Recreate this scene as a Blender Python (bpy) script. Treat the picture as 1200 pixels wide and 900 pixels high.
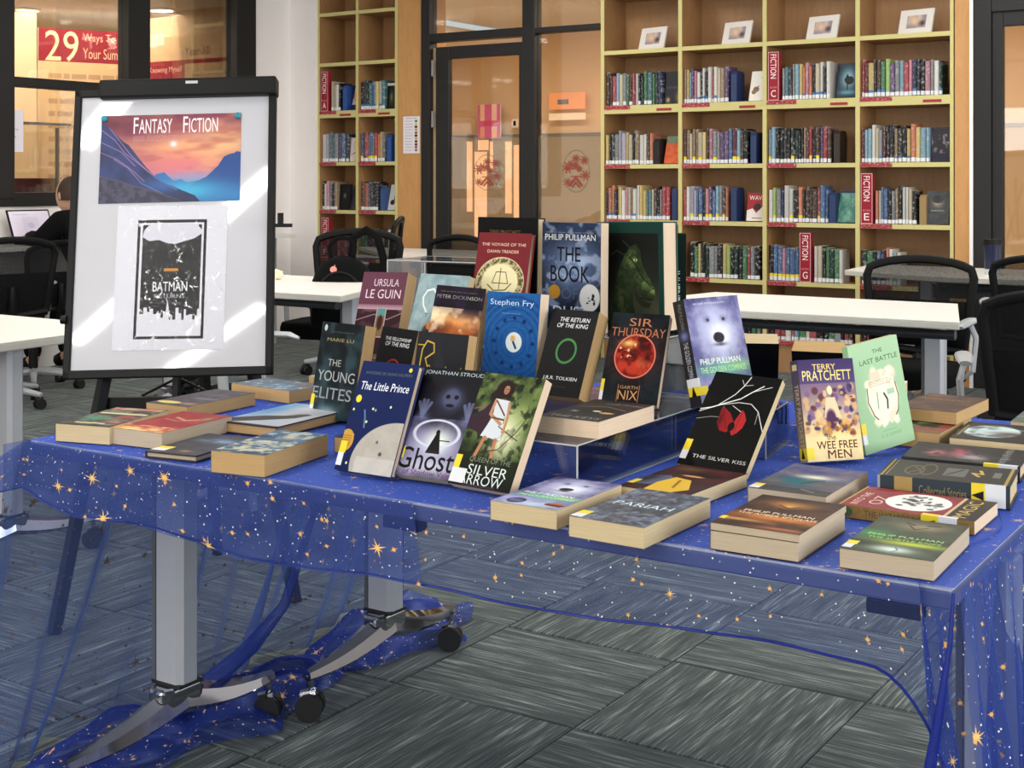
import bpy, bmesh, math, random
import numpy as np
from mathutils import Vector, Matrix, Euler
random.seed(7); rng = np.random.default_rng(7)
for o in list(bpy.data.objects): bpy.data.objects.remove(o)
SC = bpy.context.scene; COL = SC.collection
PI = math.pi; R = math.radians
# ---------------------------------------------------------------- camera
H = 1.22; FOC = 1586.0; YAW = 32.9
cam_d = bpy.data.cameras.new('camera'); cam = bpy.data.objects.new('camera', cam_d); COL.objects.link(cam)
cam.location = (0, 0, H); cam.rotation_euler = (R(90), 0, R(YAW))
cam_d.sensor_fit = 'HORIZONTAL'; cam_d.sensor_width = 36; cam_d.lens = 36 * FOC / 1200
cam_d.shift_y = -(450 - 212) / 1200; cam_d.clip_start = .05; cam_d.clip_end = 60
SC.camera = cam
# ---------------------------------------------------------------- view and world
SC.view_settings.view_transform = 'Standard'; SC.view_settings.look = 'None'
SC.view_settings.gamma = 1; SC.view_settings.use_curve_mapping = False
SC.view_settings.exposure = -0.10
W = bpy.data.worlds.new('world'); SC.world = W; W.use_nodes = True
bg = W.node_tree.nodes['Background']; bg.inputs[0].default_value = (.86, .93, 1, 1); bg.inputs[1].default_value = .85
def area(name, loc, rot, sx, sy, power, col):
    d = bpy.data.lights.new(name, 'AREA'); d.shape = 'RECTANGLE'; d.size = sx; d.size_y = sy
    d.energy = power; d.color = col; o = bpy.data.objects.new(name, d); COL.objects.link(o)
    o.location = loc; o.rotation_euler = rot; return o
# daylight from the big windows to the right of and behind the camera
area('window_daylight_right', (3.6, 3.2, 1.9), (R(78), 0, R(90)), 7.0, 2.0, 235, (.95, .98, 1))
area('window_daylight_rear', (-1.5, -6.3, 1.7), (R(80), 0, 0), 8.0, 1.4, 230, (1, .98, .94))
# ---------------------------------------------------------------- geometry helpers
FW = Vector((-math.sin(R(YAW)), math.cos(R(YAW)), 0)); RT = Vector((math.cos(R(YAW)), math.sin(R(YAW)), 0))
def at_z(px, py, z):                       # point of the photograph on the level z
    d = FOC * (H - z) / (py - 212); return FW * d + RT * ((px - 600) / FOC * d) + Vector((0, 0, z))
def at_d(px, py, d):
    p = FW * d + RT * ((px - 600) / FOC * d); p.z = H - (py - 212) * d / FOC; return p
def at_Y(px, py, Y):                       # point on a plane parallel to the bookcase wall
    u = (px - 600) / FOC; d = Y / (FW.y + RT.y * u); return at_d(px, py, d)
def at_X(px, py, X):
    u = (px - 600) / FOC; d = X / (FW.x + RT.x * u); return at_d(px, py, d)
class MB:
    def __init__(s): s.v = []; s.f = []; s.m = []; s.uv = {}
    def add(s, vs, fs, m=0, uvs=None):
        n = len(s.v); s.v += [tuple(v) for v in vs]
        for i, f in enumerate(fs):
            if uvs and uvs[i]: s.uv[len(s.f)] = uvs[i]
            s.f.append([n + a for a in f]); s.m.append(m if isinstance(m, int) else m[i])
        return s
    def box(s, a, b, m=0, M=None):
        x0, y0, z0 = a; x1, y1, z1 = b
        vs = [Vector(p) for p in ((x0,y0,z0),(x1,y0,z0),(x1,y1,z0),(x0,y1,z0),(x0,y0,z1),(x1,y0,z1),(x1,y1,z1),(x0,y1,z1))]
        if M: vs = [M @ v for v in vs]
        # faces: bottom, top, front(-y), right, back, left
        return s.add(vs, [(0,3,2,1),(4,5,6,7),(0,1,5,4),(1,2,6,5),(2,3,7,6),(3,0,4,7)], m)
    def cbox(s, c, sz, m=0, M=None):
        return s.box([c[i]-sz[i]/2 for i in range(3)], [c[i]+sz[i]/2 for i in range(3)], m, M)
    def prism(s, poly, z0, z1, m=0, ax='z'):
        n = len(poly)
        def P(p, z): return (p[0],p[1],z) if ax=='z' else ((p[0],z,p[1]) if ax=='y' else (z,p[0],p[1]))
        vs = [P(p,z0) for p in poly]+[P(p,z1) for p in poly]
        fs = [tuple(range(n))[::-1], tuple(range(n,2*n))]+[(i,(i+1)%n,n+(i+1)%n,n+i) for i in range(n)]
        return s.add(vs, fs, m)
    def tube(s, pts, r, n=10, m=0, cap=True, flat=1.0):
        pts = [Vector(p) for p in pts]; k = len(pts)
        if not hasattr(r,'__len__'): r = [r]*k
        vs = []; up = None
        for i,p in enumerate(pts):
            t = (pts[min(i+1,k-1)]-pts[max(i-1,0)]).normalized()
            if up is None:
                up = Vector((0,0,1)) if abs(t.z)<.9 else Vector((0,1,0))
            u = t.cross(up); u = u.normalized() if u.length>1e-6 else Vector((1,0,0)); w = u.cross(t).normalized(); up = w
            for j in range(n):
                a = 2*PI*j/n; vs.append(p+(u*math.cos(a)+w*math.sin(a)*flat)*r[i])
        fs = [(i*n+j,i*n+(j+1)%n,(i+1)*n+(j+1)%n,(i+1)*n+j) for i in range(k-1) for j in range(n)]
        if cap: fs += [tuple(range(n))[::-1], tuple(range((k-1)*n,k*n))]
        return s.add(vs, fs, m)
    def sph(s, c, r, nu=12, nv=8, m=0):
        if not hasattr(r,'__len__'): r = (r,r,r)
        vs = [(c[0],c[1],c[2]-r[2])]
        for i in range(1,nv):
            t = PI*i/nv
            for j in range(nu):
                a = 2*PI*j/nu; vs.append((c[0]+r[0]*math.sin(t)*math.cos(a), c[1]+r[1]*math.sin(t)*math.sin(a), c[2]-r[2]*math.cos(t)))
        vs.append((c[0],c[1],c[2]+r[2])); L = len(vs)-1
        fs = [(0,1+(j+1)%nu,1+j) for j in range(nu)]
        for i in range(nv-2):
            for j in range(nu): fs.append((1+i*nu+j,1+i*nu+(j+1)%nu,1+(i+1)*nu+(j+1)%nu,1+(i+1)*nu+j))
        fs += [(L,1+(nv-2)*nu+j,1+(nv-2)*nu+(j+1)%nu) for j in range(nu)]
        return s.add(vs, fs, m)
    def grid(s, fn, nu, nv, m=0, uvf=None):
        vs = [fn(i/nu, j/nv) for j in range(nv+1) for i in range(nu+1)]
        fs = []; uv = []
        for j in range(nv):
            for i in range(nu):
                a = j*(nu+1)+i; fs.append((a,a+1,a+nu+2,a+nu+1))
                if uvf: uv.append([uvf(i/nu,j/nv),uvf((i+1)/nu,j/nv),uvf((i+1)/nu,(j+1)/nv),uvf(i/nu,(j+1)/nv)])
        return s.add(vs, fs, m, uv if uvf else None)
    def build(s, name, mats, parent=None, smooth=False, bevel=0, solid=0, loc=None):
        me = bpy.data.meshes.new(name); me.from_pydata(s.v, [], s.f)
        if not isinstance(mats,(list,tuple)): mats = [mats]
        for m in mats: me.materials.append(m)
        me.polygons.foreach_set('material_index', s.m)
        if s.uv:
            l = me.uv_layers.new(name='UVMap')
            for fi,uvs in s.uv.items():
                p = me.polygons[fi]
                for k,li in enumerate(p.loop_indices): l.data[li].uv = uvs[k]
        if smooth is True: me.polygons.foreach_set('use_smooth',[True]*len(s.f))
        me.update()
        if smooth == 'auto':
            me.polygons.foreach_set('use_smooth',[True]*len(s.f)); 
            try: me.set_sharp_from_angle(angle=R(35))
            except Exception: pass
        o = bpy.data.objects.new(name, me); COL.objects.link(o)
        if parent: o.parent = parent
        if loc is not None: o.location = loc
        if bevel:
            b = o.modifiers.new('bevel','BEVEL'); b.width = bevel; b.segments = 2; b.limit_method = 'ANGLE'; b.angle_limit = R(40)
        if solid:
            b = o.modifiers.new('solidify','SOLIDIFY'); b.thickness = solid; b.offset = 0
        return o
def tag(o, label=None, cat=None, group=None, kind=None):
    if label: o['label'] = label
    if cat: o['category'] = cat
    if group: o['group'] = group
    if kind: o['kind'] = kind
    return o
def thing(name, label, cat, loc=(0,0,0), rot=(0,0,0), group=None):
    o = bpy.data.objects.new(name, None); COL.objects.link(o); o.empty_display_size = .05
    o.location = loc; o.rotation_euler = rot if hasattr(rot,'__len__') else (0,0,rot)
    return tag(o, label, cat, group)
def struct(o): o['kind'] = 'structure'; return o
def copy_tree(o, parent=None):
    c = o.copy(); COL.objects.link(c); c.parent = parent
    for ch in list(o.children): copy_tree(ch, c)
    return c
# ---------------------------------------------------------------- materials
def lin(c):
    return tuple(((x/255)/12.92 if x/255<=.04045 else ((x/255+.055)/1.055)**2.4) for x in c[:3])+(1,)
class NT:
    def __init__(s, name):
        s.m = bpy.data.materials.new(name); s.m.use_nodes = True; s.t = s.m.node_tree; s.N = s.t.nodes; s.L = s.t.links
        s.b = s.N['Principled BSDF']; s.o = s.N['Material Output']
    def n(s, ty, **k):
        x = s.N.new(ty)
        for a,b in k.items():
            if a.startswith('i_'):
                key = a[2:]; key = int(key) if key.isdigit() else key.replace('_',' ')
                x.inputs[key].default_value = b
            else: setattr(x,a,b)
        return x
    def l(s, a, b): s.L.new(a, b)
def mat(name, col, rough=.6, metal=0, var=.06, scale=40, bump=0, coat=0, spec=.5, emit=0):
    t = NT(name); c = lin(col); t.b.inputs['Roughness'].default_value = rough; t.b.inputs['Metallic'].default_value = metal
    t.b.inputs['Specular IOR Level'].default_value = spec; t.b.inputs['Coat Weight'].default_value = coat
    tc = t.n('ShaderNodeTexCoord'); nz = t.n('ShaderNodeTexNoise', i_Scale=scale, i_Detail=3.0); t.l(tc.outputs['Object'], nz.inputs['Vector'])
    mx = t.n('ShaderNodeMix', data_type='RGBA'); mx.inputs[6].default_value = tuple(max(0,x*(1-var)) for x in c[:3])+(1,)
    mx.inputs[7].default_value = tuple(min(1,x*(1+var)) for x in c[:3])+(1,)
    t.l(nz.outputs[0], mx.inputs[0]); t.l(mx.outputs[2], t.b.inputs['Base Color'])
    if bump:
        bp = t.n('ShaderNodeBump', i_Strength=bump, i_Distance=.002); t.l(nz.outputs[0], bp.inputs['Height']); t.l(bp.outputs[0], t.b.inputs['Normal'])
    if emit:
        t.l(mx.outputs[2], t.b.inputs['Emission Color']); t.b.inputs['Emission Strength'].default_value = emit
    return t.m
M = {}
M['white_wall'] = mat('white_wall_paint',(247,241,238),.8,var=.02,scale=3)
M['dark_frame'] = mat('dark_window_frame',(36,35,35),.5,var=.05,scale=8,spec=.3)
M['black'] = mat('black_plastic',(9,9,10),.5,spec=.25)
M['black_mesh_edge'] = mat('black_chair_frame',(8,8,9),.6,spec=.2)
M['black_fabric'] = mat('black_fabric',(10,10,11),.95,var=.3,scale=300,bump=.3,spec=.15)
M['table_white'] = mat('white_table_laminate',(238,236,230),.35,var=.015)
M['table_edge'] = mat('pale_grey_table_edge',(196,194,184),.5,var=.03)
M['grey_metal'] = mat('grey_painted_metal',(120,123,128),.4,metal=.2)
M['dark_grey'] = mat('dark_grey_rail',(48,51,56),.45,metal=.2)
M['silver'] = mat('silver_column',(186,188,194),.42,metal=.35,var=.03)
M['silver_dark'] = mat('groove_grey',(92,94,98),.5,metal=.3)
M['chrome'] = mat('chrome',(176,176,182),.05,metal=1,var=.02)
M['rubber'] = mat('black_rubber',(14,14,15),.6)
M['edging'] = mat('pale_yellow_shelf_edging',(204,194,128),.55,var=.04)
M['cream'] = mat('cream_board',(236,226,190),.7)
M['red'] = mat('dark_red_card',(158,32,48),.5,var=.05)
M['ceiling'] = mat('ceiling_paint',(225,222,216),.9,var=.02)
M['corr_wall'] = mat('warm_corridor_wall',(226,196,160),.8,var=.03,scale=2)
M['corr_lower'] = mat('beige_corridor_wainscot',(176,156,128),.7,var=.04,scale=2)
M['gold'] = mat('gold_foil',(214,170,90),.35,metal=.6)
M['yellow'] = mat('yellow_sticker',(240,214,30),.5,var=.03)
M['white_label'] = mat('white_sticker',(226,228,230),.5,var=.03)
M['navy_metal'] = mat('navy_metal_bookend',(34,52,96),.5,metal=.1)
M['skin'] = mat('skin',(205,160,130),.55,var=.05)
M['hair'] = mat('brown_hair',(60,42,30),.7,var=.3,scale=200)
M['paper'] = mat('white_paper',(238,236,240),.5,var=.01)
M['grey_panel'] = mat('grey_panel',(150,152,156),.6)
def wood():
    t = NT('oak_veneer'); tc = t.n('ShaderNodeTexCoord'); mp = t.n('ShaderNodeMapping'); mp.inputs['Scale'].default_value = (6,6,1.2)
    nz = t.n('ShaderNodeTexNoise', i_Scale=6.0, i_Detail=5.0, i_Distortion=1.2)
    cr = t.n('ShaderNodeValToRGB'); cr.color_ramp.elements[0].color = lin((148,108,68)); cr.color_ramp.elements[1].color = lin((176,134,88))
    t.l(tc.outputs['Object'], mp.inputs[0]); t.l(mp.outputs[0], nz.inputs['Vector']); t.l(nz.outputs[0], cr.inputs[0]); t.l(cr.outputs[0], t.b.inputs['Base Color'])
    t.b.inputs['Roughness'].default_value = .5; return t.m
M['wood'] = wood()
def carpet():
    t = NT('streaked_carpet'); tc = t.n('ShaderNodeTexCoord'); oi = t.n('ShaderNodeObjectInfo')
    ad = t.n('ShaderNodeVectorMath', operation='ADD'); t.l(tc.outputs['Object'], ad.inputs[0])
    ml = t.n('ShaderNodeMath', operation='MULTIPLY', i_1=37.0); t.l(oi.outputs['Random'], ml.inputs[0]); t.l(ml.outputs[0], ad.inputs[1])
    def str_(sx, sy, det):
        mp = t.n('ShaderNodeMapping'); mp.inputs['Scale'].default_value = (sx,sy,1); t.l(ad.outputs[0], mp.inputs[0])
        nz = t.n('ShaderNodeTexNoise', i_Scale=1.0, i_Detail=det, i_Roughness=.6); t.l(mp.outputs[0], nz.inputs['Vector']); return nz
    a = str_(7, 190, 3.0); b = str_(3, 45, 2.0); c = str_(400,400,1.0)
    m1 = t.n('ShaderNodeMath', operation='MULTIPLY_ADD', i_1=.35); t.l(b.outputs[0], m1.inputs[0])
    m0 = t.n('ShaderNodeMath', operation='MULTIPLY', i_1=.62); t.l(a.outputs[0], m0.inputs[0]); t.l(m0.outputs[0], m1.inputs[2])
    m2 = t.n('ShaderNodeMath', operation='MULTIPLY_ADD', i_1=.12); t.l(c.outputs[0], m2.inputs[0]); t.l(m1.outputs[0], m2.inputs[2])
    cr = t.n('ShaderNodeValToRGB'); e = cr.color_ramp.elements; e[0].position = .42; e[0].color = lin((48,55,55)); e[1].position = .74; e[1].color = lin((158,168,160))
    x = e.new(.58); x.color = lin((80,88,87)); t.l(m2.outputs[0], cr.inputs[0]); t.l(cr.outputs[0], t.b.inputs['Base Color'])
    t.b.inputs['Roughness'].default_value = .95; t.b.inputs['Specular IOR Level'].default_value = .15; t.b.inputs['Sheen Weight'].default_value = .13; t.b.inputs['Sheen Roughness'].default_value = .4
    bp = t.n('ShaderNodeBump', i_Strength=.5, i_Distance=.003); t.l(m2.outputs[0], bp.inputs['Height']); t.l(bp.outputs[0], t.b.inputs['Normal'])
    return t.m
M['carpet'] = carpet()
def pages(name, col):
    t = NT(name); tc = t.n('ShaderNodeTexCoord'); mp = t.n('ShaderNodeMapping'); mp.inputs['Scale'].default_value = (12,1500,12)
    nz = t.n('ShaderNodeTexNoise', i_Scale=1.0, i_Detail=2.0); t.l(tc.outputs['Object'], mp.inputs[0]); t.l(mp.outputs[0], nz.inputs['Vector'])
    c = lin(col); cr = t.n('ShaderNodeValToRGB'); e = cr.color_ramp.elements; e[0].position = .3; e[1].position = .7
    e[0].color = tuple(x*.86 for x in c[:3])+(1,); e[1].color = tuple(min(1,x*1.06) for x in c[:3])+(1,)
    t.l(nz.outputs[0], cr.inputs[0]); t.l(cr.outputs[0], t.b.inputs['Base Color']); t.b.inputs['Roughness'].default_value = .9
    bp = t.n('ShaderNodeBump', i_Strength=.25, i_Distance=.0005); t.l(nz.outputs[0], bp.inputs['Height']); t.l(bp.outputs[0], t.b.inputs['Normal'])
    return t.m
M['pages'] = pages('cream_page_edges',(214,192,150)); M['pages_pink'] = pages('pale_page_edges',(232,206,176)); M['pages_tan'] = pages('tan_page_edges',(196,160,108)); M['pages_grey'] = pages('greyish_page_edges',(196,178,152))
def glass(name, tint=(1,1,1), op=.08, rough=.02):
    t = NT(name); t.N.remove(t.b); tr = t.n('ShaderNodeBsdfTransparent', i_Color=tuple(tint)+(1,)); gl = t.n('ShaderNodeBsdfGlossy', i_Roughness=rough)
    fr = t.n('ShaderNodeFresnel', i_IOR=1.45); m = t.n('ShaderNodeMath', operation='MULTIPLY_ADD', i_1=.8, i_2=op*.3); mx = t.n('ShaderNodeMixShader')
    t.l(fr.outputs[0], m.inputs[0]); t.l(m.outputs[0], mx.inputs[0]); t.l(tr.outputs[0], mx.inputs[1]); t.l(gl.outputs[0], mx.inputs[2]); t.l(mx.outputs[0], t.o.inputs[0])
    return t.m
M['glass'] = glass('window_glass',(.93,.93,.9)); M['acrylic'] = glass('clear_acrylic',(.90,.92,.93),.1)
M['acrylic_edge'] = mat('acrylic_cut_edge',(190,196,200),.2,var=.02)
def mesh_fabric():
    t = NT('open_black_mesh'); t.N.remove(t.b); tr = t.n('ShaderNodeBsdfTransparent'); d = t.n('ShaderNodeBsdfDiffuse', i_Color=(.012,.012,.013,1))
    tc = t.n('ShaderNodeTexCoord'); w = t.n('ShaderNodeTexNoise', i_Scale=220.0); t.l(tc.outputs['Object'], w.inputs['Vector'])
    m = t.n('ShaderNodeMath', operation='MULTIPLY_ADD', i_1=.4, i_2=.58); t.l(w.outputs[0], m.inputs[0])
    mx = t.n('ShaderNodeMixShader'); t.l(m.outputs[0], mx.inputs[0]); t.l(tr.outputs[0], mx.inputs[1]); t.l(d.outputs[0], mx.inputs[2]); t.l(mx.outputs[0], t.o.inputs[0]); return t.m
M['mesh'] = mesh_fabric()
# ---------------------------------------------------------------- raster painter for flat print
_tc = {}
def text_tris(s):
    if s in _tc: return _tc[s]
    cu = bpy.data.curves.new('t','FONT'); cu.body = s; cu.resolution_u = 3; cu.size = 1
    ob = bpy.data.objects.new('t',cu); COL.objects.link(ob); dg = bpy.context.evaluated_depsgraph_get(); dg.update()
    me = ob.evaluated_get(dg).to_mesh(); me.calc_loop_triangles()
    if len(me.vertices):
        v = np.array([x.co[:2] for x in me.vertices]); t = np.array([x.vertices[:] for x in me.loop_triangles])
        r = (v[t], v.min(0), v.max(0))
    else: r = None
    ob.evaluated_get(dg).to_mesh_clear(); bpy.data.objects.remove(ob); bpy.data.curves.remove(cu); _tc[s] = r; return r
class Art:
    """flat printed picture, origin top left, unit coordinates, sRGB colours"""
    def __init__(s, w, h, col=(255,255,255), col2=None):
        s.w=w; s.h=h; s.a=np.zeros((h,w,3)); s.al=np.ones((h,w)); s.Y,s.X=np.mgrid[0:h,0:w]; s.x=(s.X+.5)/w; s.y=(s.Y+.5)/h
        s.a[:]=col
        if col2 is not None: s.a[:]=np.array(col)*(1-s.y[...,None])+np.array(col2)*s.y[...,None]
    def mixm(s, m, col):
        m=np.clip(m,0,1)[...,None]; s.a=s.a*(1-m)+np.array(col,float)*m; return s
    def band(s,y0,y1,c0,c1=None,k=1):
        t=np.clip((s.y-y0)/(y1-y0),0,1)[...,None]; c=np.array(c0)*(1-t)+np.array(c1 if c1 is not None else c0)*t
        m=(((s.y>=y0)&(s.y<=y1))*k)[...,None]; s.a=s.a*(1-m)+c*m; return s
    def ell(s,cx,cy,rx,ry,col,soft=.06,k=1):
        d=np.sqrt(((s.x-cx)/rx)**2+((s.y-cy)/ry)**2); return s.mixm(np.clip((1-d)/soft+.5,0,1)*k,col)
    def glow(s,cx,cy,rx,ry,col,k=1,p=1):
        d=((s.x-cx)/rx)**2+((s.y-cy)/ry)**2; return s.mixm(np.exp(-d*1.5)**p*k,col)
    def ring(s,cx,cy,rx,ry,th,col):
        d=np.sqrt(((s.x-cx)/rx)**2+((s.y-cy)/ry)**2); return s.mixm(np.clip((th-abs(d-1))/th*2,0,1),col)
    def rect(s,x0,y0,x1,y1,col,k=1): return s.mixm(((s.x>=x0)&(s.x<=x1)&(s.y>=y0)&(s.y<=y1))*k,col)
    def poly(s,pts,col,k=1):
        m=np.zeros((s.h,s.w),bool); n=len(pts)
        for i in range(n):
            (x0,y0),(x1,y1)=pts[i],pts[(i+1)%n]
            if y0==y1: continue
            c=((s.y>=min(y0,y1))&(s.y<max(y0,y1))); xi=x0+(s.y-y0)*(x1-x0)/(y1-y0); m^=(c&(s.x<xi))
        return s.mixm(m*k,col)
    def line(s,pts,th,col,k=1):
        asp=s.h/s.w; m=np.zeros((s.h,s.w))
        for (x0,y0),(x1,y1) in zip(pts[:-1],pts[1:]):
            dx,dy=x1-x0,(y1-y0)*asp; L=dx*dx+dy*dy+1e-12; px=s.x-x0; py=(s.y-y0)*asp
            t=np.clip((px*dx+py*dy)/L,0,1); d=np.hypot(px-t*dx,py-t*dy); m=np.maximum(m,np.clip((th-d)*s.w/1.2+.5,0,1))
        return s.mixm(m*k,col)
    def noise(s,col,sc=8,k=.5,sy=None,thr=.5,sh=3,seed=0,oct=3):
        r=np.random.default_rng(seed+11); n=np.zeros((s.h,s.w)); tot=0
        for o in range(oct):
            gx=max(2,int(sc*2**o)); gy=max(2,int((sy or sc*s.h/s.w)*2**o)); g=r.random((gy+2,gx+2)); u=s.x*gx; v=s.y*gy; i=u.astype(int); j=v.astype(int); fu=u-i; fv=v-j
            fu=fu*fu*(3-2*fu); fv=fv*fv*(3-2*fv)
            q=(g[j,i]*(1-fu)+g[j,i+1]*fu)*(1-fv)+(g[j+1,i]*(1-fu)+g[j+1,i+1]*fu)*fv; n+=q*.5**o; tot+=.5**o
        n/=tot; s.n=n; return s.mixm(np.clip((n-thr)*sh+.5,0,1)*k,col)
    def within(s,fn,x0,y0,x1,y1):
        b=s.a.copy(); fn(); m=((s.x>=x0)&(s.x<=x1)&(s.y>=y0)&(s.y<=y1))[...,None]; s.a=np.where(m,s.a,b); return s
    def blot(s,n,x0,y0,x1,y1,cols,r0,r1,seed=0,k=.8):
        r=np.random.default_rng(seed)
        for i in range(n):
            rr=r.uniform(r0,r1); s.ell(r.uniform(x0,x1),r.uniform(y0,y1),rr,rr*r.uniform(.5,1.5)*s.w/s.h,cols[r.integers(len(cols))],.5,k)
        return s
    def text(s,t,cx,cy,wd,ht,col,slant=0,k=1,rot=0,bold=0):
        """centred at (cx,cy), fits wd x ht of the unit square; rot in quarter turns"""
        r=text_tris(t)
        if r is None: return s
        tr,mn,mxx=r; c=(tr-mn)/(mxx-mn); c=c.copy(); c[...,0]+=slant*c[...,1]*ht/wd; 
        if rot==0: X=(cx-wd/2+c[...,0]*wd)*s.w; Y=(cy+ht/2-c[...,1]*ht)*s.h
        elif rot==1: X=(cx-ht/2+c[...,1]*ht)*s.w; Y=(cy-wd/2+c[...,0]*wd)*s.h      # reads downwards
        elif rot==3: X=(cx+ht/2-c[...,1]*ht)*s.w; Y=(cy+wd/2-c[...,0]*wd)*s.h
        S=2; m=np.zeros((s.h*S,s.w*S),bool); X=X*S; Y=Y*S
        for a in range(len(X)):
            xs,ys=X[a],Y[a]; x0=max(0,int(xs.min()));x1=min(s.w*S-1,int(xs.max())+1);y0=max(0,int(ys.min()));y1=min(s.h*S-1,int(ys.max())+1)
            if x1<x0 or y1<y0: continue
            gy,gx=np.mgrid[y0:y1+1,x0:x1+1]; gx=gx+.5; gy=gy+.5
            d=[(xs[(i+1)%3]-xs[i])*(gy-ys[i])-(ys[(i+1)%3]-ys[i])*(gx-xs[i]) for i in range(3)]
            m[y0:y1+1,x0:x1+1]|=((d[0]>=0)&(d[1]>=0)&(d[2]>=0))|((d[0]<=0)&(d[1]<=0)&(d[2]<=0))
        if bold:
            q=m.copy(); q[:,1:]|=m[:,:-1]; q[1:]|=m[:-1]; m=q
        a=m.reshape(s.h,S,s.w,S).mean((1,3)); return s.mixm(a*k,col)
    def lines(s,x0,y0,x1,y1,n,col,k=.6,seed=0):
        r=np.random.default_rng(seed)
        for i in range(n):
            y=y0+(y1-y0)*(i+.5)/n; h=(y1-y0)/n*.28; x=x0
            while x<x1:
                w=r.uniform(.03,.09)*(x1-x0)*2; s.rect(x,y-h,min(x+w,x1*r.uniform(.93,1)),y+h,col,k); x+=w+.02*(x1-x0)
        return s
    def image(s,name):
        im=bpy.data.images.new(name,s.w,s.h,alpha=True); p=np.ones((s.h,s.w,4),np.float32); p[...,:3]=np.clip(s.a,0,255)/255; p[...,3]=s.al
        im.pixels.foreach_set(p[::-1].ravel()); im.update(); im.pack(); return im
def img_mat(name, art, rough=.35, alpha=False, coat=0, emit=0, spec=.3):
    t=NT(name); im=t.n('ShaderNodeTexImage'); im.image=art.image(name); im.extension='EXTEND'; t.l(im.outputs[0],t.b.inputs['Base Color'])
    t.b.inputs['Roughness'].default_value=rough; t.b.inputs['Specular IOR Level'].default_value=spec; t.b.inputs['Coat Weight'].default_value=coat; t.b.inputs['Coat Roughness'].default_value=.12
    if alpha: t.l(im.outputs[1],t.b.inputs['Alpha'])
    if emit: t.l(im.outputs[0],t.b.inputs['Emission Color']); t.b.inputs['Emission Strength'].default_value=emit
    return t.m
def quad_uv(mb, a, b, c, d, m=0):       # a bottom left, b bottom right, c top right, d top left
    mb.add([a,b,c,d],[(0,1,2,3)],m,[[(0,0),(1,0),(1,1),(0,1)]]); return mb

def wood2():
    m=M['wood'].copy(); m.name='orange_oak_panel'
    for n in m.node_tree.nodes:
        if n.type=='VALTORGB': n.color_ramp.elements[0].color=lin((184,132,76)); n.color_ramp.elements[1].color=lin((214,160,100))
    return m
M['wood_pier']=wood2()
# ================================================================ the room shell
XW = -7.4; YW = 8.18; ZC = 3.15
def bx(name, a, b, m, parent=None, st=True, bevel=0):
    o = MB().box(a, b).build(name, M[m] if isinstance(m,str) else m, parent, bevel=bevel)
    if st and not parent: struct(o)
    return o
floor = bx('floor', (-11, -6.5, -.1), (4, 13, -.012), 'dark_grey')
tile_me = None; T = .5; ox, oy = -1.525, 2.61
for i in range(-12, 7):
    for j in range(-4, 12):
        x = ox + (i+.5)*T; y = oy + (j+.5)*T
        if x < XW or y > YW+.2: continue
        p = Vector((x, y, 0)); d = p.dot(FW); l = p.dot(RT)
        if d < 1.6 or abs(l) > .40*d + .5: continue
        if tile_me is None:
            mb = MB(); e = .0015; q = T/2
            mb.add([(-q+e,-q+e,-.011),(q-e,-q+e,-.011),(q-e,q-e,-.011),(-q+e,q-e,-.011),(-q+e,-q+e,-.002),(q-e,-q+e,-.002),(q-e,q-e,-.002),(-q+e,q-e,-.002),
                    (-q+.005,-q+.005,0),(q-.005,-q+.005,0),(q-.005,q-.005,0),(-q+.005,q-.005,0)],
                   [(0,1,5,4),(1,2,6,5),(2,3,7,6),(3,0,4,7),(4,5,9,8),(5,6,10,9),(6,7,11,10),(7,4,8,11),(8,9,10,11)])
            o = mb.build('carpet_tile', M['carpet'], floor); tile_me = o.data
        else:
            o = bpy.data.objects.new('carpet_tile', tile_me); COL.objects.link(o); o.parent = floor
        o.location = (x, y, 0); o.rotation_euler.z = 0 if (i+j) % 2 else PI/2
ceil = bx('ceiling', (XW, -6.5, ZC), (4, 8.6, ZC+.1), 'ceiling')
bx('wall_right', (3.9, -6.5, 0), (4, 8.6, .9), 'white_wall')
bx('wall_front', (XW, -6.6, 0), (4, -6.5, .9), 'white_wall')
# linear ceiling lamps
lampm = mat('lamp_diffuser', (255,252,244), .5, var=0, emit=12)
k = 0
for (x, y, n) in ((-5.6,1.0,1.2),(-3.2,1.0,1.2),(-5.6,4.2,1.2),(-3.2,4.2,1.2),(-.8,4.2,1.2),(-4.6,6.6,1.2),(-2.0,6.6,1.2),(-1.24,-4.3,1.5),(-1.22,-1.6,1.5),(-.27,-4.45,2.3),(-2.31,-.75,.8)):
    t = thing('ceiling_lamp', ('short' if n<1 else 'long' if n>2 else 'white')+' linear ceiling lamp, %s from the room corner by the corridor windows' % ['first','second','third','fourth','fifth','sixth','seventh','eighth','ninth','tenth','eleventh'][k], 'lamp', (x,y,ZC-.09)); k += 1
    h_=n/2
    MB().box((-.07,-h_-.01,.02),(.07,h_+.01,.088)).build('housing', M['white_wall'], t)
    MB().box((-.045,-h_,0),(.045,h_,.02)).build('diffuser', lampm, t)
    l = area('lamp_glow', (x,y,ZC-.11), (0,0,0), .12, n, 25*n, (1,.965,.90))
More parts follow.
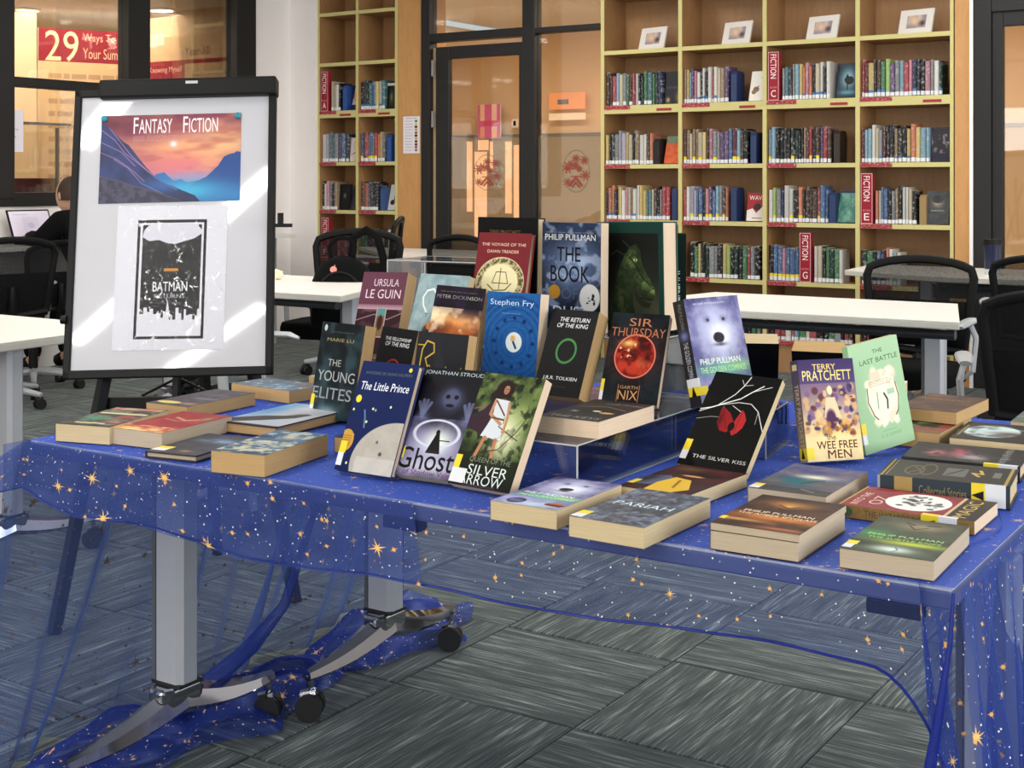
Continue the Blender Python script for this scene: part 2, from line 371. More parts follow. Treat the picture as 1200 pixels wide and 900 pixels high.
# left wall with windows onto the corridor
wl = bx('wall_left', (XW-.12, -6.5, 0), (XW, 7.62, 1.06), 'white_wall')
pier_y = at_X(300, 200, XW).y
bx('wall_left_pier', (XW-.12, pier_y, 0), (XW, YW+.3, ZC), 'white_wall').name = 'wall_left'
bx('wall_back', (XW, YW-.02, 0), (-7.13, YW+.3, ZC), 'white_wall')
def wy(px): return at_X(px, 200, XW).y
def window(name, y0, y1, z0, z1, mulls, rails):
    f = MB(); fw = .05
    for (a,b,c,d) in [(y0,y1,z0,z0+.09),(y0,y1,z1-.06,z1)]+rails: f.box((XW-.09,a,c),(XW+.02,b,d))
    o = f.build(name, M['dark_frame'], bevel=.004); struct(o)
    for k,(a,b) in enumerate(mulls): MB().box((XW-.08,a,z0+.05),(XW+.03,b,z1-.02)).build('mullion', M['dark_frame'], o, bevel=.004)
    ys = [m[1] for m in mulls[:-1]]; ye = [m[0] for m in mulls[1:]]
    for a,b in zip(ys,ye):
        MB().box((XW-.035,a,z0+.05),(XW-.03,b,z1-.02)).build('pane', M['glass'], o)
    return o
zt = at_X(60, 93, XW).z; zb = at_X(60, 104, XW).z
window('window_1', wy(-260), wy(297), 1.055, ZC, [(wy(-260),wy(-240)),(wy(-130),wy(-112)),(wy(-15),wy(14)),(wy(147),wy(173)),(wy(274),wy(297))], [(wy(-260),wy(297),zb,zt)])
bx('wall_left_rear', (XW-.12, -6.5, 1.06), (XW, wy(-260), ZC), 'white_wall').name = 'wall_left'
# corridor beyond
bx('wall_corridor', (-12, 12.0, 0), (4, 12.1, 2.83), 'corr_wall')
bx('wall_corridor_west', (-10.6, 3, 0), (-10.5, 12, 2.62), 'corr_wall')
bx('ceiling_corridor', (-12, 3, 2.62), (XW-.13, 12.1, 2.7), 'ceiling').name='ceiling'
bx('ceiling_corridor_north', (XW-.13, 8.7, 2.75), (4, 12.1, 2.83), 'ceiling').name='ceiling'
bx('floor_corridor', (-12, 8.62, -.011), (4, 12, -.004), 'corr_lower').name='floor'
bx('floor_corridor_west', (-10.5, 3, -.011), (XW-.13, 8.6, -.004), 'corr_lower').name='floor'
area('corridor_downlights', (-5.2, 9.9, 2.70), (0,0,0), 5, .8, 150, (1,.80,.60))
area('corridor_downlights_east', (-.6, 9.9, 2.70), (0,0,0), 3, .8, 90, (1,.74,.50))
area('corridor_downlights_west', (-8.9, 6.6, 2.58), (0,0,0), 1.2, 4, 105, (1,.87,.72))
spotm = mat('downlight_lens', (255,244,220), .4, var=0, emit=9)
for px,py,lb in ((30,13,'round downlight beyond the left window pane'),(190,33,'small round downlight beyond the right window pane'),(178,2,'bright downlight behind the right window pane, at its top')):
    u=(px-600)/FOC; d=FOC*(2.615-H)/(212-py) if py<200 else 9; d=min(d,11.0 if py!=2 else 9.8)
    p=at_d(px,py,d); p.z=2.60
    t = thing('downlight', lb, 'lamp', p); r=.1 if py!=33 else .09
    MB().tube([(0,0,0),(0,0,.02)],[r,r],20).build('lens', spotm, t); MB().tube([(0,0,.001),(0,0,.02)],[r+.02,r+.02],20).build('rim', M['white_wall'], t)
# lettered boards on the corridor walls
A = at_d(45, 32, 11.0); B = at_d(172, 39, 11.5)
def art29():
    a=Art(700,760,(214,180,138)); a.rect(0,0,1,.13,(140,34,50)); a.text('29',.21,.068,.30,.12,(232,208,168),bold=1)
    a.text('Ways To Spend',.66,.034,.52,.042,(228,190,160)); a.text('Your Summer',.63,.093,.46,.042,(228,190,160))
    for k in range(16): a.lines(.09,.17+.05*k,.95,.205+.05*k,1,(150,120,92),.55,seed=k)
    return a
def wallpanel(name,label,P0,P1,z0,z1,m,parent=None,cat='sign',thick=.02):
    d=(P1-P0); d.z=0; L=d.length; ang=math.atan2(d.y,d.x); t=thing(name,label,cat,(P0.x,P0.y,z0),ang)
    MB().box((0,.002,0),(L,thick,z1-z0)).build('backing', M['paper'], t)
    mb=MB(); quad_uv(mb,(0,0,0),(L,0,0),(L,0,z1-z0),(0,0,z1-z0)); mb.build('print', m, t); return t
m29=img_mat('summer_board_print',art29(),.7)
wallpanel('wall_board','large tan wall board headed 29 Ways To Spend Your Summer',A,B,.4,A.z,m29)
aL=at_d(14,32,10.9); mb=MB(); n=Vector((-(A-aL).y,(A-aL).x,0)).normalized()*.1
mb.prism([(aL.x,aL.y),(A.x-.01,A.y-.01),(A.x-.01+n.x,A.y+n.y),(aL.x+n.x,aL.y+n.y)],0,2.62); struct(mb.build('wall_corridor_pier',M['corr_wall']))
C0 = at_d(172, 100, 11.3); C1 = at_Y(282, 100, C0.y)
def art10():
    a=Art(420,760,(222,188,146)); a.text('Year 10',.55,.07,.26,.036,(110,64,54),bold=1); a.rect(0,.105,1,.122,(150,34,50)); a.rect(0,.105,.42,.185,(150,34,50)); a.text('Knowing Myself',.21,.145,.36,.032,(236,210,180))
    for k in range(14): a.lines(.5,.15+.045*k,.97,.18+.045*k,1,(160,124,96),.6,seed=k+40)
    return a
wallpanel('wall_board','wall board headed Year 10 and Knowing Myself beyond right window',C0,C1,.5,at_d(172,45,11.3).z,img_mat('year_board_print',art10(),.7))
struct(MB().box((C0.x-.05,C0.y+.03,0),(XW-.13,C0.y+.12,2.62)).build('wall_corridor_end',M['corr_wall']))
# bright daylight window far down the corridor, balustrade and notice
dayl = mat('sunlit_blind', (255,246,226), .6, var=.02, emit=2.2)
b0=at_X(-20,215,-9.9); b1=at_X(38,215,-9.9)
f=struct(MB().box((-9.92,b0.y,1.15),(-9.9,b1.y,at_X(30,122,-9.9).z)).build('window_2',M['white_wall']))
MB().box((-9.9,b0.y+.1,1.2),(-9.89,b1.y-.1,at_X(30,140,-9.9).z)).build('pane',dayl,f)
bt=thing('glass_balustrade','glass corridor balustrade with maroon band behind left window','railing',(-8.7,at_X(-60,200,-8.7).y,0))
y1=at_X(81,200,-8.7).y-bt.location.y; ym=at_X(67,200,-8.7).y-bt.location.y
MB().box((-.006,0,.85),(.006,y1,at_X(60,147,-8.7).z)).build('glass_panel',M['glass'],bt)
MB().box((-.02,0,at_X(60,147,-8.7).z),(.02,y1,at_X(60,147,-8.7).z+.02)).build('handrail',M['grey_metal'],bt)
MB().box((-.03,0,.2),(-.01,ym,at_X(60,209,-8.7).z)).build('maroon_panel',mat('maroon_panel',(104,44,66),.6),bt)
MB().box((-.012,ym-.01,.8),(.012,ym+.01,at_X(60,150,-8.7).z)).build('clamp_post',M['grey_metal'],bt)
def artn():
    a=Art(140,220,(236,230,238)); a.rect(.35,.1,.62,.17,(170,30,48)); a.ell(.62,.2,.1,.06,(180,40,60)); a.text('study online and',.45,.47,.8,.04,(190,70,90)); a.lines(.2,.6,.8,.66,2,(120,110,120),.6); return a
p0=at_X(-14,180,XW+.012); p1=at_X(28,180,XW+.012)
t=thing('paper_notice','white paper notice with red emblem taped inside the left window','notice',(XW+.004,p0.y,at_X(20,178,XW).z),PI/2)
L=p1.y-p0.y; hh=at_X(20,129,XW).z-t.location.z
MB().box((0,-.001,0),(L,.0,hh)).build('sheet',M['paper'],t); mb=MB(); quad_uv(mb,(0,-.002,0),(L,-.002,0),(L,-.002,hh),(0,-.002,hh)); mb.build('print',img_mat('notice_print',artn(),.6),t)
# counter desk along the window wall
cz=.82
ct=thing('wall_counter','long white counter desk running under the corridor windows','desk',(XW,5.2,0))
MB().box((.003,-2.2,cz-.03),(.42,2.55,cz)).build('worktop',M['table_white'],ct,bevel=.003)
MB().box((.02,2.35,0),(.38,2.39,cz-.03)).build('side_panel',M['grey_panel'],ct); MB().box((.02,-.5,0),(.38,-.46,cz-.03)).build('side_panel',M['grey_panel'],ct)
# ---- glazed partition and door between the two bookcases
def X(px,Y=YW): return at_Y(px,200,Y).x
def Z(px,py,Y=YW): return at_Y(px,py,Y).z
ZT=2.95
pf=MB()
for (a,b) in ((495,505),(613.5,628)): pf.box((X(a),YW-.02,0),(X(b),YW+.08,ZT))
pf.box((X(505),YW-.02,Z(560,46)),(X(613.5),YW+.08,Z(560,36))).box((X(628),YW-.02,Z(660,37)),(X(704),YW+.08,Z(660,30.5))).box((X(495),YW-.02,ZT-.08),(X(704),YW+.08,ZT)).box((X(628),YW-.02,0),(X(704),YW+.08,.09))
pf=struct(pf.build('window_3',M['dark_frame'],bevel=.004))
for (a,b,z0,z1) in ((505,613.5,Z(560,36),ZT-.08),(628,704,Z(660,30.5),ZT-.08),(628,704,.09,Z(660,37))): MB().box((X(a),YW+.02,z0),(X(b),YW+.028,z1)).build('pane',M['glass'],pf)
dt=Z(560,52.5); dx0=X(511.5); dx1=X(613)
MB().box((X(505)+.0,YW+.03,0),(X(505)+.035,YW+.05,dt)).build('door_gap_slit',mat('tan_gap_slit',(196,164,120),.6),pf)  # tan strip standing in for the orange slit at the door gap
dm=MB(); yb=YW-.01
dm.box((dx0,yb,.02),(X(526.5),yb+.05,dt)).box((X(526.5),yb,Z(560,67)),(dx1,yb+.05,dt)).box((X(526.5),yb,.02),(dx1,yb+.05,.2)).box((dx1-.03,yb,.2),(dx1,yb+.05,Z(560,67)))
dr=struct(dm.build('door_1',M['dark_frame'],bevel=.004))
MB().box((X(526.5),yb+.02,.2),(dx1-.03,yb+.028,Z(560,67))).build('pane',M['glass'],dr)
for zz in (2.0,1.62,.6): MB().tube([(dx0-.02,yb-.012,zz),(dx0-.02,yb-.012,zz+.12)],.011,8).build('hinge',M['grey_metal'],dr)
# frosted lower band, printed crests
frm=NT('milky_film'); frm.N.remove(frm.b); _t=frm.n('ShaderNodeBsdfTransparent'); _d=frm.n('ShaderNodeBsdfDiffuse',i_Color=(.45,.38,.30,1)); _m=frm.n('ShaderNodeMixShader',i_0=.25); frm.l(_t.outputs[0],_m.inputs[1]); frm.l(_d.outputs[0],_m.inputs[2]); frm.l(_m.outputs[0],frm.o.inputs[0])
zf=Z(600,160)
MB().box((X(527),yb+.0285,.2),(dx1-.03,yb+.0295,zf)).build('frosted_film',frm.m,dr); MB().box((X(628),YW+.0285,.09),(X(704),YW+.0295,zf)).build('frosted_film',frm.m,pf)
def crest():
    a=Art(180,280,(150,60,60)); a.al[:]=0; b=Art(180,280,(0,0,0)); col=(170,52,62)
    def st(x,y,r,c=(255,255,255)):
        for k in range(8):
            an=k*PI/4+.3; b.line([(x,y),(x+r*math.cos(an)*1.1,y+r*math.sin(an)*.7)],.022,c)
        b.ell(x,y,r*.5,r*.33,c)
    st(.2,.42,.18); st(.34,.36,.15); st(.5,.38,.10); st(.8,.26,.13); st(.83,.6,.15); st(.2,.76,.13); st(.5,.22,.12); st(.62,.45,.09)
    b.line([(.3,.82),(.5,.64),(.7,.82)],.045,(255,)*3); b.line([(.38,.86),(.5,.75),(.62,.86)],.03,(255,)*3); b.line([(.33,.62),(.67,.62)],.02,(255,)*3)
    b.ring(.5,.5,.47,.47,.03,(150,)*3); a.al=b.a[...,0]/255*.85; a.noise((120,50,50),14,.6,seed=3); g=(b.a[...,0]<200)&(b.a[...,0]>20); a.a[g]=(110,105,90); return a
cm=img_mat('crest_print',crest(),.6,alpha=True)
for (x0,x1,y0,y1,par,yy) in ((556,588,180,224,dr,yb-.002),(657,690,176,226,pf,YW+.016)):
    mb=MB(); quad_uv(mb,(X(x0),yy,Z(570,y1)),(X(x1),yy,Z(570,y1)),(X(x1),yy,Z(570,y0)),(X(x0),yy,Z(570,y0))); mb.build('crest_transfer',cm,par)
# corridor behind the partition
CY=11.95
struct(MB().box((-12,CY-.02,0),(4,CY+.04,at_Y(600,160,CY).z)).build('trim_1',M['corr_lower']))
struct(MB().box((-12,CY-.05,at_Y(600,160,CY).z),(4,CY+.04,at_Y(600,157.5,CY).z)).build('trim_2',M['grey_metal']))
def art_h():
    a=Art(100,200,(226,110,176)); a.rect(.1,0,.3,.45,(255,210,190)); a.rect(.62,0,.85,.45,(255,215,200)); a.rect(.25,.45,.7,.6,(214,84,130)); a.rect(.1,.62,.3,1,(250,180,170)); a.rect(.62,.62,.85,1,(255,200,190)); return a
q0=at_Y(562,165,CY-.06); q1=at_Y(588,122,CY-.06)
wallpanel('poster','pink poster with pale letter H seen through the glass door',Vector((q0.x,CY-.09,0)),Vector((q1.x,CY-.09,0)),q0.z,q1.z,img_mat('pink_poster_print',art_h(),.6),cat='poster')
sun=mat('orange_light_streak',(255,196,150),.6,var=.05,emit=1.4)  # glow added to imitate bright orange light streaks behind the door glass
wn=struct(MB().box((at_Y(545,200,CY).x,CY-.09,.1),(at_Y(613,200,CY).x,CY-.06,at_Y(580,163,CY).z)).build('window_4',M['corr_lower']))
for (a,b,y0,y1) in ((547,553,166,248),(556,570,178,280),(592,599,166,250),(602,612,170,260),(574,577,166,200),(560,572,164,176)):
    MB().box((at_Y(a,200,CY-.1).x,CY-.1,at_Y(a,y1,CY-.1).z),(at_Y(b,200,CY-.1).x,CY-.091,at_Y(a,y0,CY-.1).z)).build('pane',sun,wn)  # each pane is a glowing strip shaped like a streak of light
sb=thing('wall_screen','orange lit notice board seen beyond the side pane','board',(at_Y(648,130,CY).x,CY-.06,at_Y(648,129,CY).z))
w_=at_Y(690,130,CY).x-at_Y(648,130,CY).x
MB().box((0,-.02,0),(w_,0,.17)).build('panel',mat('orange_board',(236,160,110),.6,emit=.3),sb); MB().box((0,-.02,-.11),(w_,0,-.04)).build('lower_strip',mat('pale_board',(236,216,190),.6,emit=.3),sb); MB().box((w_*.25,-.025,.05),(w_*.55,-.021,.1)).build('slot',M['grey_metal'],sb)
ths=thing('wall_thermostat','small white wall control with dark display beyond the door','switch',(at_Y(601,150,CY-.06).x,CY-.06,at_Y(601,150,CY).z))
MB().box((0,-.02,0),(.07,0,.09)).build('housing',M['white_wall'],ths,bevel=.004); MB().box((.02,-.024,.02),(.05,-.02,.07)).build('display',M['black'],ths)
# wood pier with colour chart, right pier, right door
wp=struct(MB().box((X(466.5),YW+.0,0),(X(495),YW+.3,ZC)).build('wall_back_wood',M['wood_pier'])); wp.name='wall_back'
def chart():
    a=Art(90,150,(232,226,232)); a.text('SECTION COLOURS',.5,.05,.6,.03,(120,110,130))
    cs=[(60,140,80),(232,200,40),(30,28,28),(224,150,40),(90,90,90),(30,28,28),(224,150,40),(60,30,30),(30,28,28),(190,50,50),(120,120,120)]
    for k,c in enumerate(cs): a.rect(.7,.1+.078*k,.86,.16+.078*k,c); a.lines(.12,.11+.078*k,.6,.15+.078*k,1,(170,160,176),.6,seed=k)
    return a
wallpanel('colour_chart','white paper chart of coloured squares on the wood panel','chart',Vector((0,0,0)),0,0,None) if 0 else None
p0=at_Y(472,180,YW-.01); p1=at_Y(491.5,136,YW-.01)
wallpanel('colour_chart','white paper chart of coloured squares on the wood panel',Vector((p0.x,YW-.006,0)),Vector((p1.x,YW-.006,0)),p0.z,p1.z,img_mat('chart_print',chart(),.6),cat='chart',thick=.004)
rp=struct(MB().box((X(1117.5),YW,0),(X(1137),YW+.3,ZC)).build('wall_back',M['wood_pier']))
struct(MB().box((X(1137),YW-.02,0),(X(1141),YW+.3,ZC)).build('trim_3',M['white_wall']))
rd0=X(1141); rd1=X(1162); rg=X(1175); zt2=Z(1180,30)
fr=MB().box((rd0,YW-.01,0),(rd1,YW+.1,ZC)).box((rd1,YW-.01,Z(1180,13)),(3.9,YW+.1,ZC)); fr=struct(fr.build('trim_4',M['dark_frame'],bevel=.004))
dd=MB().box((rd1,YW+.01,.02),(rg,YW+.06,zt2+.09)).box((rg,YW+.01,zt2),(rg+1.0,YW+.06,zt2+.09)).box((rg+.9,YW+.01,.02),(rg+1.0,YW+.06,zt2)).box((rg,YW+.01,.02),(rg+.9,YW+.06,.15))
dd=struct(dd.build('door_2',M['dark_frame'],bevel=.004)); MB().box((rg,YW+.03,.15),(rg+.9,YW+.038,zt2)).build('pane',M['glass'],dd)
struct(MB().box((rg+1.0,YW,0),(4,YW+.3,Z(1180,13))).build('wall_back',M['white_wall']))
struct(MB().box((X(704),YW+.34,0),(X(1137),YW+.4,ZC)).build('wall_back',M['white_wall'])); struct(MB().box((-7.13,YW+.34,0),(X(466),YW+.4,ZC)).build('wall_back',M['white_wall']))
struct(MB().box((X(495),YW-.02,ZT),(X(704),YW+.3,ZC)).build('wall_back',M['white_wall']))
# ================================================================ bookcases
BD=.31
def bookcase(name,label,xs,zs,thick,labels):
    t=thing(name,label,'bookcase',(xs[0],YW,0)); x0=xs[0]; edge=[M['wood'],M['edging']]; fm=[0,0,1,0,0,0]
    for x in xs:
        MB().box((x-x0-.014,0,0),(x-x0+.014,BD,3.0),fm).build('upright',edge,t)
    MB().box((0,BD,.0),(xs[-1]-x0,BD+.015,3.0)).build('back_panel',M['wood'],t)
    MB().box((.014,.012,0),(xs[-1]-x0-.014,.03,zs[0]-.03)).build('plinth',M['wood'],t)
    for i in range(len(xs)-1):
        a=xs[i]-x0+.014; b=xs[i+1]-x0-.014
        for k,z in enumerate(zs):
            th=.055 if k==thick else .028
            s=MB().box((a,.001,z-th),(b,BD,z),fm).build('shelf',edge,t)
            if k in labels: MB().box((a,-.003,z-.026),(a+.2*(.85 if len(xs)<4 else 1),.0005,z-.001)).build('shelf_label',LBL,s)
            if k==thick: MB().box((b-.16,-.003,z-.042),(b-.05,.0005,z-.026)).build('label_strip',M['red'],s)
    return t
def lbl():
    a=Art(120,16,(160,34,50)); 
    return a
t_=NT('red_shelf_label'); _c=t_.n('ShaderNodeTexCoord'); _mp=t_.n('ShaderNodeMapping'); _mp.inputs['Scale'].default_value=(60,1,160); _n=t_.n('ShaderNodeTexNoise',i_Scale=1.0); t_.l(_c.outputs['Object'],_mp.inputs[0]); t_.l(_mp.outputs[0],_n.inputs[0])
_r=t_.n('ShaderNodeValToRGB'); _r.color_ramp.elements[0].position=.56; _r.color_ramp.elements[0].color=lin((158,34,50)); _r.color_ramp.elements[1].position=.68; _r.color_ramp.elements[1].color=lin((226,180,186)); t_.l(_n.outputs[0],_r.inputs[0]); t_.l(_r.outputs[0],t_.b.inputs['Base Color']); LBL=t_.m
mx=[X(706),X(797),X(896),X(1005),X(1116)]; mz=[.2,.58,.955,1.332,1.735,2.114,2.51]
lx=[X(373),X(418.5),X(464.5)]; lz=[z+.036 for z in mz]
bookcase('long_bookcase','long oak bookcase with yellow edges, four bays wide',mx,mz,4,(0,1,2,3,4))
bookcase('narrow_bookcase','narrow oak bookcase, two bays wide, beside the white pier',lx,lz,4,(1,2,3,4))
# shelf books: one mesh per sticker kind, shared
def shelf_cover():
    t=NT('printed_book_spine'); oi=t.n('ShaderNodeObjectInfo'); tc=t.n('ShaderNodeTexCoord'); ml=t.n('ShaderNodeMath',operation='MULTIPLY',i_1=91.0); t.l(oi.outputs['Random'],ml.inputs[0])
    ad=t.n('ShaderNodeVectorMath',operation='ADD'); mp=t.n('ShaderNodeMapping'); mp.inputs['Scale'].default_value=(2.2,1,13); t.l(tc.outputs['Object'],mp.inputs[0]); t.l(mp.outputs[0],ad.inputs[0]); t.l(ml.outputs[0],ad.inputs[1])
    nz=t.n('ShaderNodeTexNoise',i_Scale=1.0,i_Detail=1.0); t.l(ad.outputs[0],nz.inputs[0]); cr=t.n('ShaderNodeValToRGB'); cr.color_ramp.elements[0].position=.55; cr.color_ramp.elements[1].position=.72; cr.color_ramp.elements[0].color=(0,0,0,1); cr.color_ramp.elements[1].color=(.4,.4,.4,1)
    t.l(nz.outputs[0],cr.inputs[0]); inv=t.n('ShaderNodeInvert'); inv.inputs[0].default_value=.75; t.l(oi.outputs['Color'],inv.inputs[1])
    mx_=t.n('ShaderNodeMix',data_type='RGBA'); t.l(cr.outputs[0],mx_.inputs[0]); t.l(oi.outputs['Color'],mx_.inputs[6]); t.l(inv.outputs[0],mx_.inputs[7]); t.l(mx_.outputs[2],t.b.inputs['Base Color']); t.b.inputs['Roughness'].default_value=.45
    return t.m
SCM=shelf_cover(); M['blue_sticker']=mat('blue_sticker',(70,120,180),.5)
def shelf_mesh(kind):
    mb=MB(); prof=[(-.5,.06),(-.3,0),(.3,0),(.5,.06)]
    mb.prism([(-.5,.06),(-.3,0),(.3,0),(.5,.06),(.5,1),(-.5,1)],0,1,[0,1,0,0,0,0,0,0])
    def st(z0,z1,m): mb.add([(p[0],p[1]-.012,z) for z in (z0,z1) for p in prof],[(0,1,5,4),(1,2,6,5),(2,3,7,6)],m)
    if kind>0: st(.02,.13,2)
    if kind==2: st(.13,.21,3)
    if kind==3: st(.13,.2,4)
    o=mb.build('library_book',[SCM,M['pages'],M['white_label'],M['yellow'],M['blue_sticker']]); me=o.data; bpy.data.objects.remove(o); return me
SME=[shelf_mesh(k) for k in range(4)]
CC=dict(k=((24,24,26),'black'),c=((60,60,64),'charcoal'),d=((26,62,52),'dark green'),g=((64,140,84),'green'),l=((158,200,64),'lime green'),r=((196,44,54),'red'),m=((112,34,46),'maroon'),o=((226,118,56),'orange'),
 y=((228,194,80),'yellow'),w=((226,222,212),'white'),e=((214,196,158),'cream'),t=((168,134,90),'tan'),n=((94,64,48),'brown'),b=((62,108,166),'blue'),B=((34,46,92),'navy'),s=((124,182,208),'pale blue'),p=((218,124,150),'pink'),P=((112,74,134),'purple'),h=((140,142,146),'grey'),T=((58,128,138),'teal'),v=((176,170,196),'lavender'))
ORD='first second third fourth fifth sixth seventh eighth ninth tenth eleventh twelfth thirteenth fourteenth fifteenth sixteenth seventeenth eighteenth nineteenth twentieth twenty-first twenty-second twenty-third twenty-fourth twenty-fifth twenty-sixth'.split()
NB=0
def fill(case,shelfname,bay,xs,z,i,f0,f1,code,stick=(1,1,1,2),tall=.222,count0=0):
    global NB
    a=xs[i]+.014; Wd=xs[i+1]-xs[i]-.028; x=a+f0*Wd+.003; tot=f1*Wd-f0*Wd; n=len(code); ws=[random.uniform(.7,1.3) for _ in code]; sm=sum(ws)
    for k,c in enumerate(code):
        w=ws[k]/sm*tot*.985; hgt=tall*random.uniform(.9,1.06); dp=hgt*.65
        me=SME[random.choice(stick)]; o=bpy.data.objects.new('library_book',me); COL.objects.link(o)
        o.location=(x+w/2,YW+random.uniform(.012,.03),z+.0005); o.scale=(w*.97,dp,hgt); lc=lin(CC[c][0]); gy=sum(lc[:3])/3; kk=random.uniform(.6,.9); o.color=tuple((v*.72+gy*.28)*kk for v in lc[:3])+(1,)
        tag(o,'%s book, %s from the left, %s, %s of the %s' % (CC[c][1],ORD[k+count0],shelfname,bay,case),'book','library books on the bookcase shelves'); x+=w/.985; NB+=1
def shelf_item(name,label,cat,xs,i,f,z,w,h,t,art,yaw=0,lean=12,side=(40,40,44),dy=.05):
    a=xs[i]+.014; Wd=xs[i+1]-xs[i]-.028
    r=thing(name,label,cat,(a+f*Wd,YW+dy,z+.001+t*math.sin(R(lean))),(R(-lean),0,R(yaw)))
    MB().box((-w/2,.001,0),(w/2,t,h),[1,0,0,0,0,0] if 0 else 0).build('body',mat('cover_side',side,.5),r)
    mb=MB(); quad_uv(mb,(-w/2,0,0),(w/2,0,0),(w/2,0,h),(-w/2,0,h)); mb.build('printed_front',img_mat(name+'_print',art,.35),r); return r
def bookend(label,xs,i,f,z,col=(34,52,96),h=.2):
    a=xs[i]+.014; Wd=xs[i+1]-xs[i]-.028; t=thing('bookend',label,'bookend',(a+f*Wd,YW+.02,z+.001))
    m=mat('bookend_metal',col,.5)
    MB().prism([(0,0),(.13,0),(.13,h*.9),(.11,h),(.02,h),(0,h*.9)],0,.04,ax='x').build('upright_plate',m,t); MB().box((.04,0,0),(.1,.12,.002)).build('foot_plate',m,t)
def sign_art(L):
    a=Art(64,256,(150,28,46)); a.rect(0,0,1,.012,(226,190,190)); a.rect(0,.988,1,1,(226,190,190)); a.rect(0,0,.04,1,(226,190,190)); a.rect(.96,0,1,1,(226,190,190))
    a.text('FICTION',.5,.33,.52,.13,(240,232,228),rot=1,bold=1) if 0 else None
    a.text('FICTION',.5,.30,.5,.55,(240,232,228),rot=1,bold=1); a.text('SECTION',.5,.735,.66,.035,(236,200,200)); a.text(L,.5,.86,.45,.14,(244,236,232),bold=1); return a
def sign(L,xs,i,f,z,bay,case):
    a=xs[i]+.014; Wd=xs[i+1]-xs[i]-.028; r=thing('section_sign','red upright sign reading FICTION SECTION %s, %s of the %s'%(L,bay,case),'sign',(a+f*Wd,YW+.004,z+.001),group=None)
    MB().box((-.036,.001,0),(.036,.05,.31)).build('body',M['red'],r); mb=MB(); quad_uv(mb,(-.036,0,0),(.036,0,0),(.036,0,.31),(-.036,0,.31)); mb.build('printed_front',img_mat('section_sign_'+L,sign_art(L),.4),r)
BAY=['first bay','second bay','third bay','fourth bay']; LB='long bookcase'; NBC='narrow bookcase'
SH={4:'top book shelf',3:'second book shelf',2:'third book shelf',1:'fourth book shelf',0:'bottom shelf'}
for (k,i,f0,f1,code,st) in (
 (4,0,0,.76,'nnrsehgnrwkdgTgdB',(1,1,0)),(4,1,0,.56,'tysPpwkwkwrwetP',(1,1,3)),(4,2,.16,.70,'hTchsyopokewkw',(1,1,3)),(4,3,0,.90,'rmyknglPhsrpBckphwd',(1,1,3)),
 (3,0,0,.64,'ykchvvyektwwno',(1,1)),(3,1,0,.80,'ntetteynphhPPbmsnk',(1,2,1)),(3,2,0,.71,'sskkckddkktmrknPrn',(2,1,1)),(3,3,0,.76,'msswehmkktckyoyss',(1,1,3)),
 (2,0,0,.86,'BooctywpetwwyyTTenkhrr',(1,1,3)),(2,1,0,.55,'rwvvbbdpPbshno',(1,2,1)),(2,2,0,.68,'wlhBwwkoknnnrbb',(1,1,2)),(2,3,.16,.62,'owbbkhtkwwek',(1,)),
 (1,1,.08,.95,'kgykdhhkylkdkgrhk',(1,1,0)),(1,2,0,.36,'kbbpbbb',(2,)),(1,2,.52,.84,'wekgdgw',(1,)),(1,3,0,.45,'dgkbBowsw',(1,)),
 (0,1,.35,1,'krmwsgkkghk',(1,1,0)),(0,2,0,.95,'krrwrsgwrkkgwkrm',(1,)),(0,3,0,.9,'krkwrgwrkkrwkm',(1,))):
    fill(LB,SH[k],BAY[i],mx,mz[k],i,f0,f1,code,st)
LBAY=['left bay','right bay']
for (k,i,f0,f1,code,st) in ((4,0,.28,.52,'eewk',(1,)),(4,1,0,.66,'kcdTbsywT',(1,1,3)),(3,0,0,.72,'wvhThPbc',(1,)),(3,1,0,.66,'bmrhbhroyh',(1,2)),(2,0,0,.42,'dwphkt',(1,)),(2,1,0,.48,'nrobckc',(1,)),(1,0,.42,.68,'rrr',(0,)),(1,1,0,.9,'ggdmkkykwk',(0,1))):
    fill(NBC,SH[k],LBAY[i],lx,lz[k],i,f0,f1,code,st)
sign('A',lx,0,.12,lz[4],'left bay',NBC); sign('G',mx,2,.44,mz[1],'third bay',LB); sign('C',mx,2,.075,mz[4],'third bay',LB); sign('E',mx,3,.075,mz[2],'fourth bay',LB); sign('F',lx,0,.14,lz[1],'left bay, lower shelf,',NBC)
def A_(bgc,*ops):
    a=Art(96,140,bgc)
    for o in ops: getattr(a,o[0])(*o[1:])
    return a
fd=dict(w=.13,h=.2,t=.02)
shelf_item('displayed_book','black book shown face out, top shelf of first bay','book',mx,0,.89,mz[4],.13,.22,.03,A_((30,30,34),('glow',.2,.88,.14,.1,(190,160,90)),('glow',.8,.8,.2,.25,(150,110,80)),('text','DOVER',.4,.5,.6,.08,(90,90,100))),0,5)
shelf_item('displayed_book','white book with brown butterflies shown face out, second bay','book',mx,1,.90,mz[4],.13,.2,.02,A_((232,228,220),('ell',.35,.62,.18,.1,(130,90,50)),('ell',.25,.7,.14,.08,(150,110,70)),('ell',.75,.22,.14,.06,(80,60,50)),('ell',.9,.2,.1,.05,(90,70,60)),('line',[(.2,.75),(.5,.5)],.02,(60,40,30))),-8,14,(220,216,206))
shelf_item('displayed_book','dark blue book with a moonlit animal silhouette, third bay','book',mx,2,.88,mz[4],.15,.22,.025,A_((22,36,50),('glow',.5,.45,.42,.38,(140,190,200)),('ell',.55,.5,.2,.12,(24,22,30)),('poly',[(.3,.5),(.45,.3),(.6,.5)],(24,22,30)),('rect',.45,.55,.5,.8,(24,22,30)),('glow',.5,.85,.5,.08,(90,150,170))),-5,10,(16,22,34))
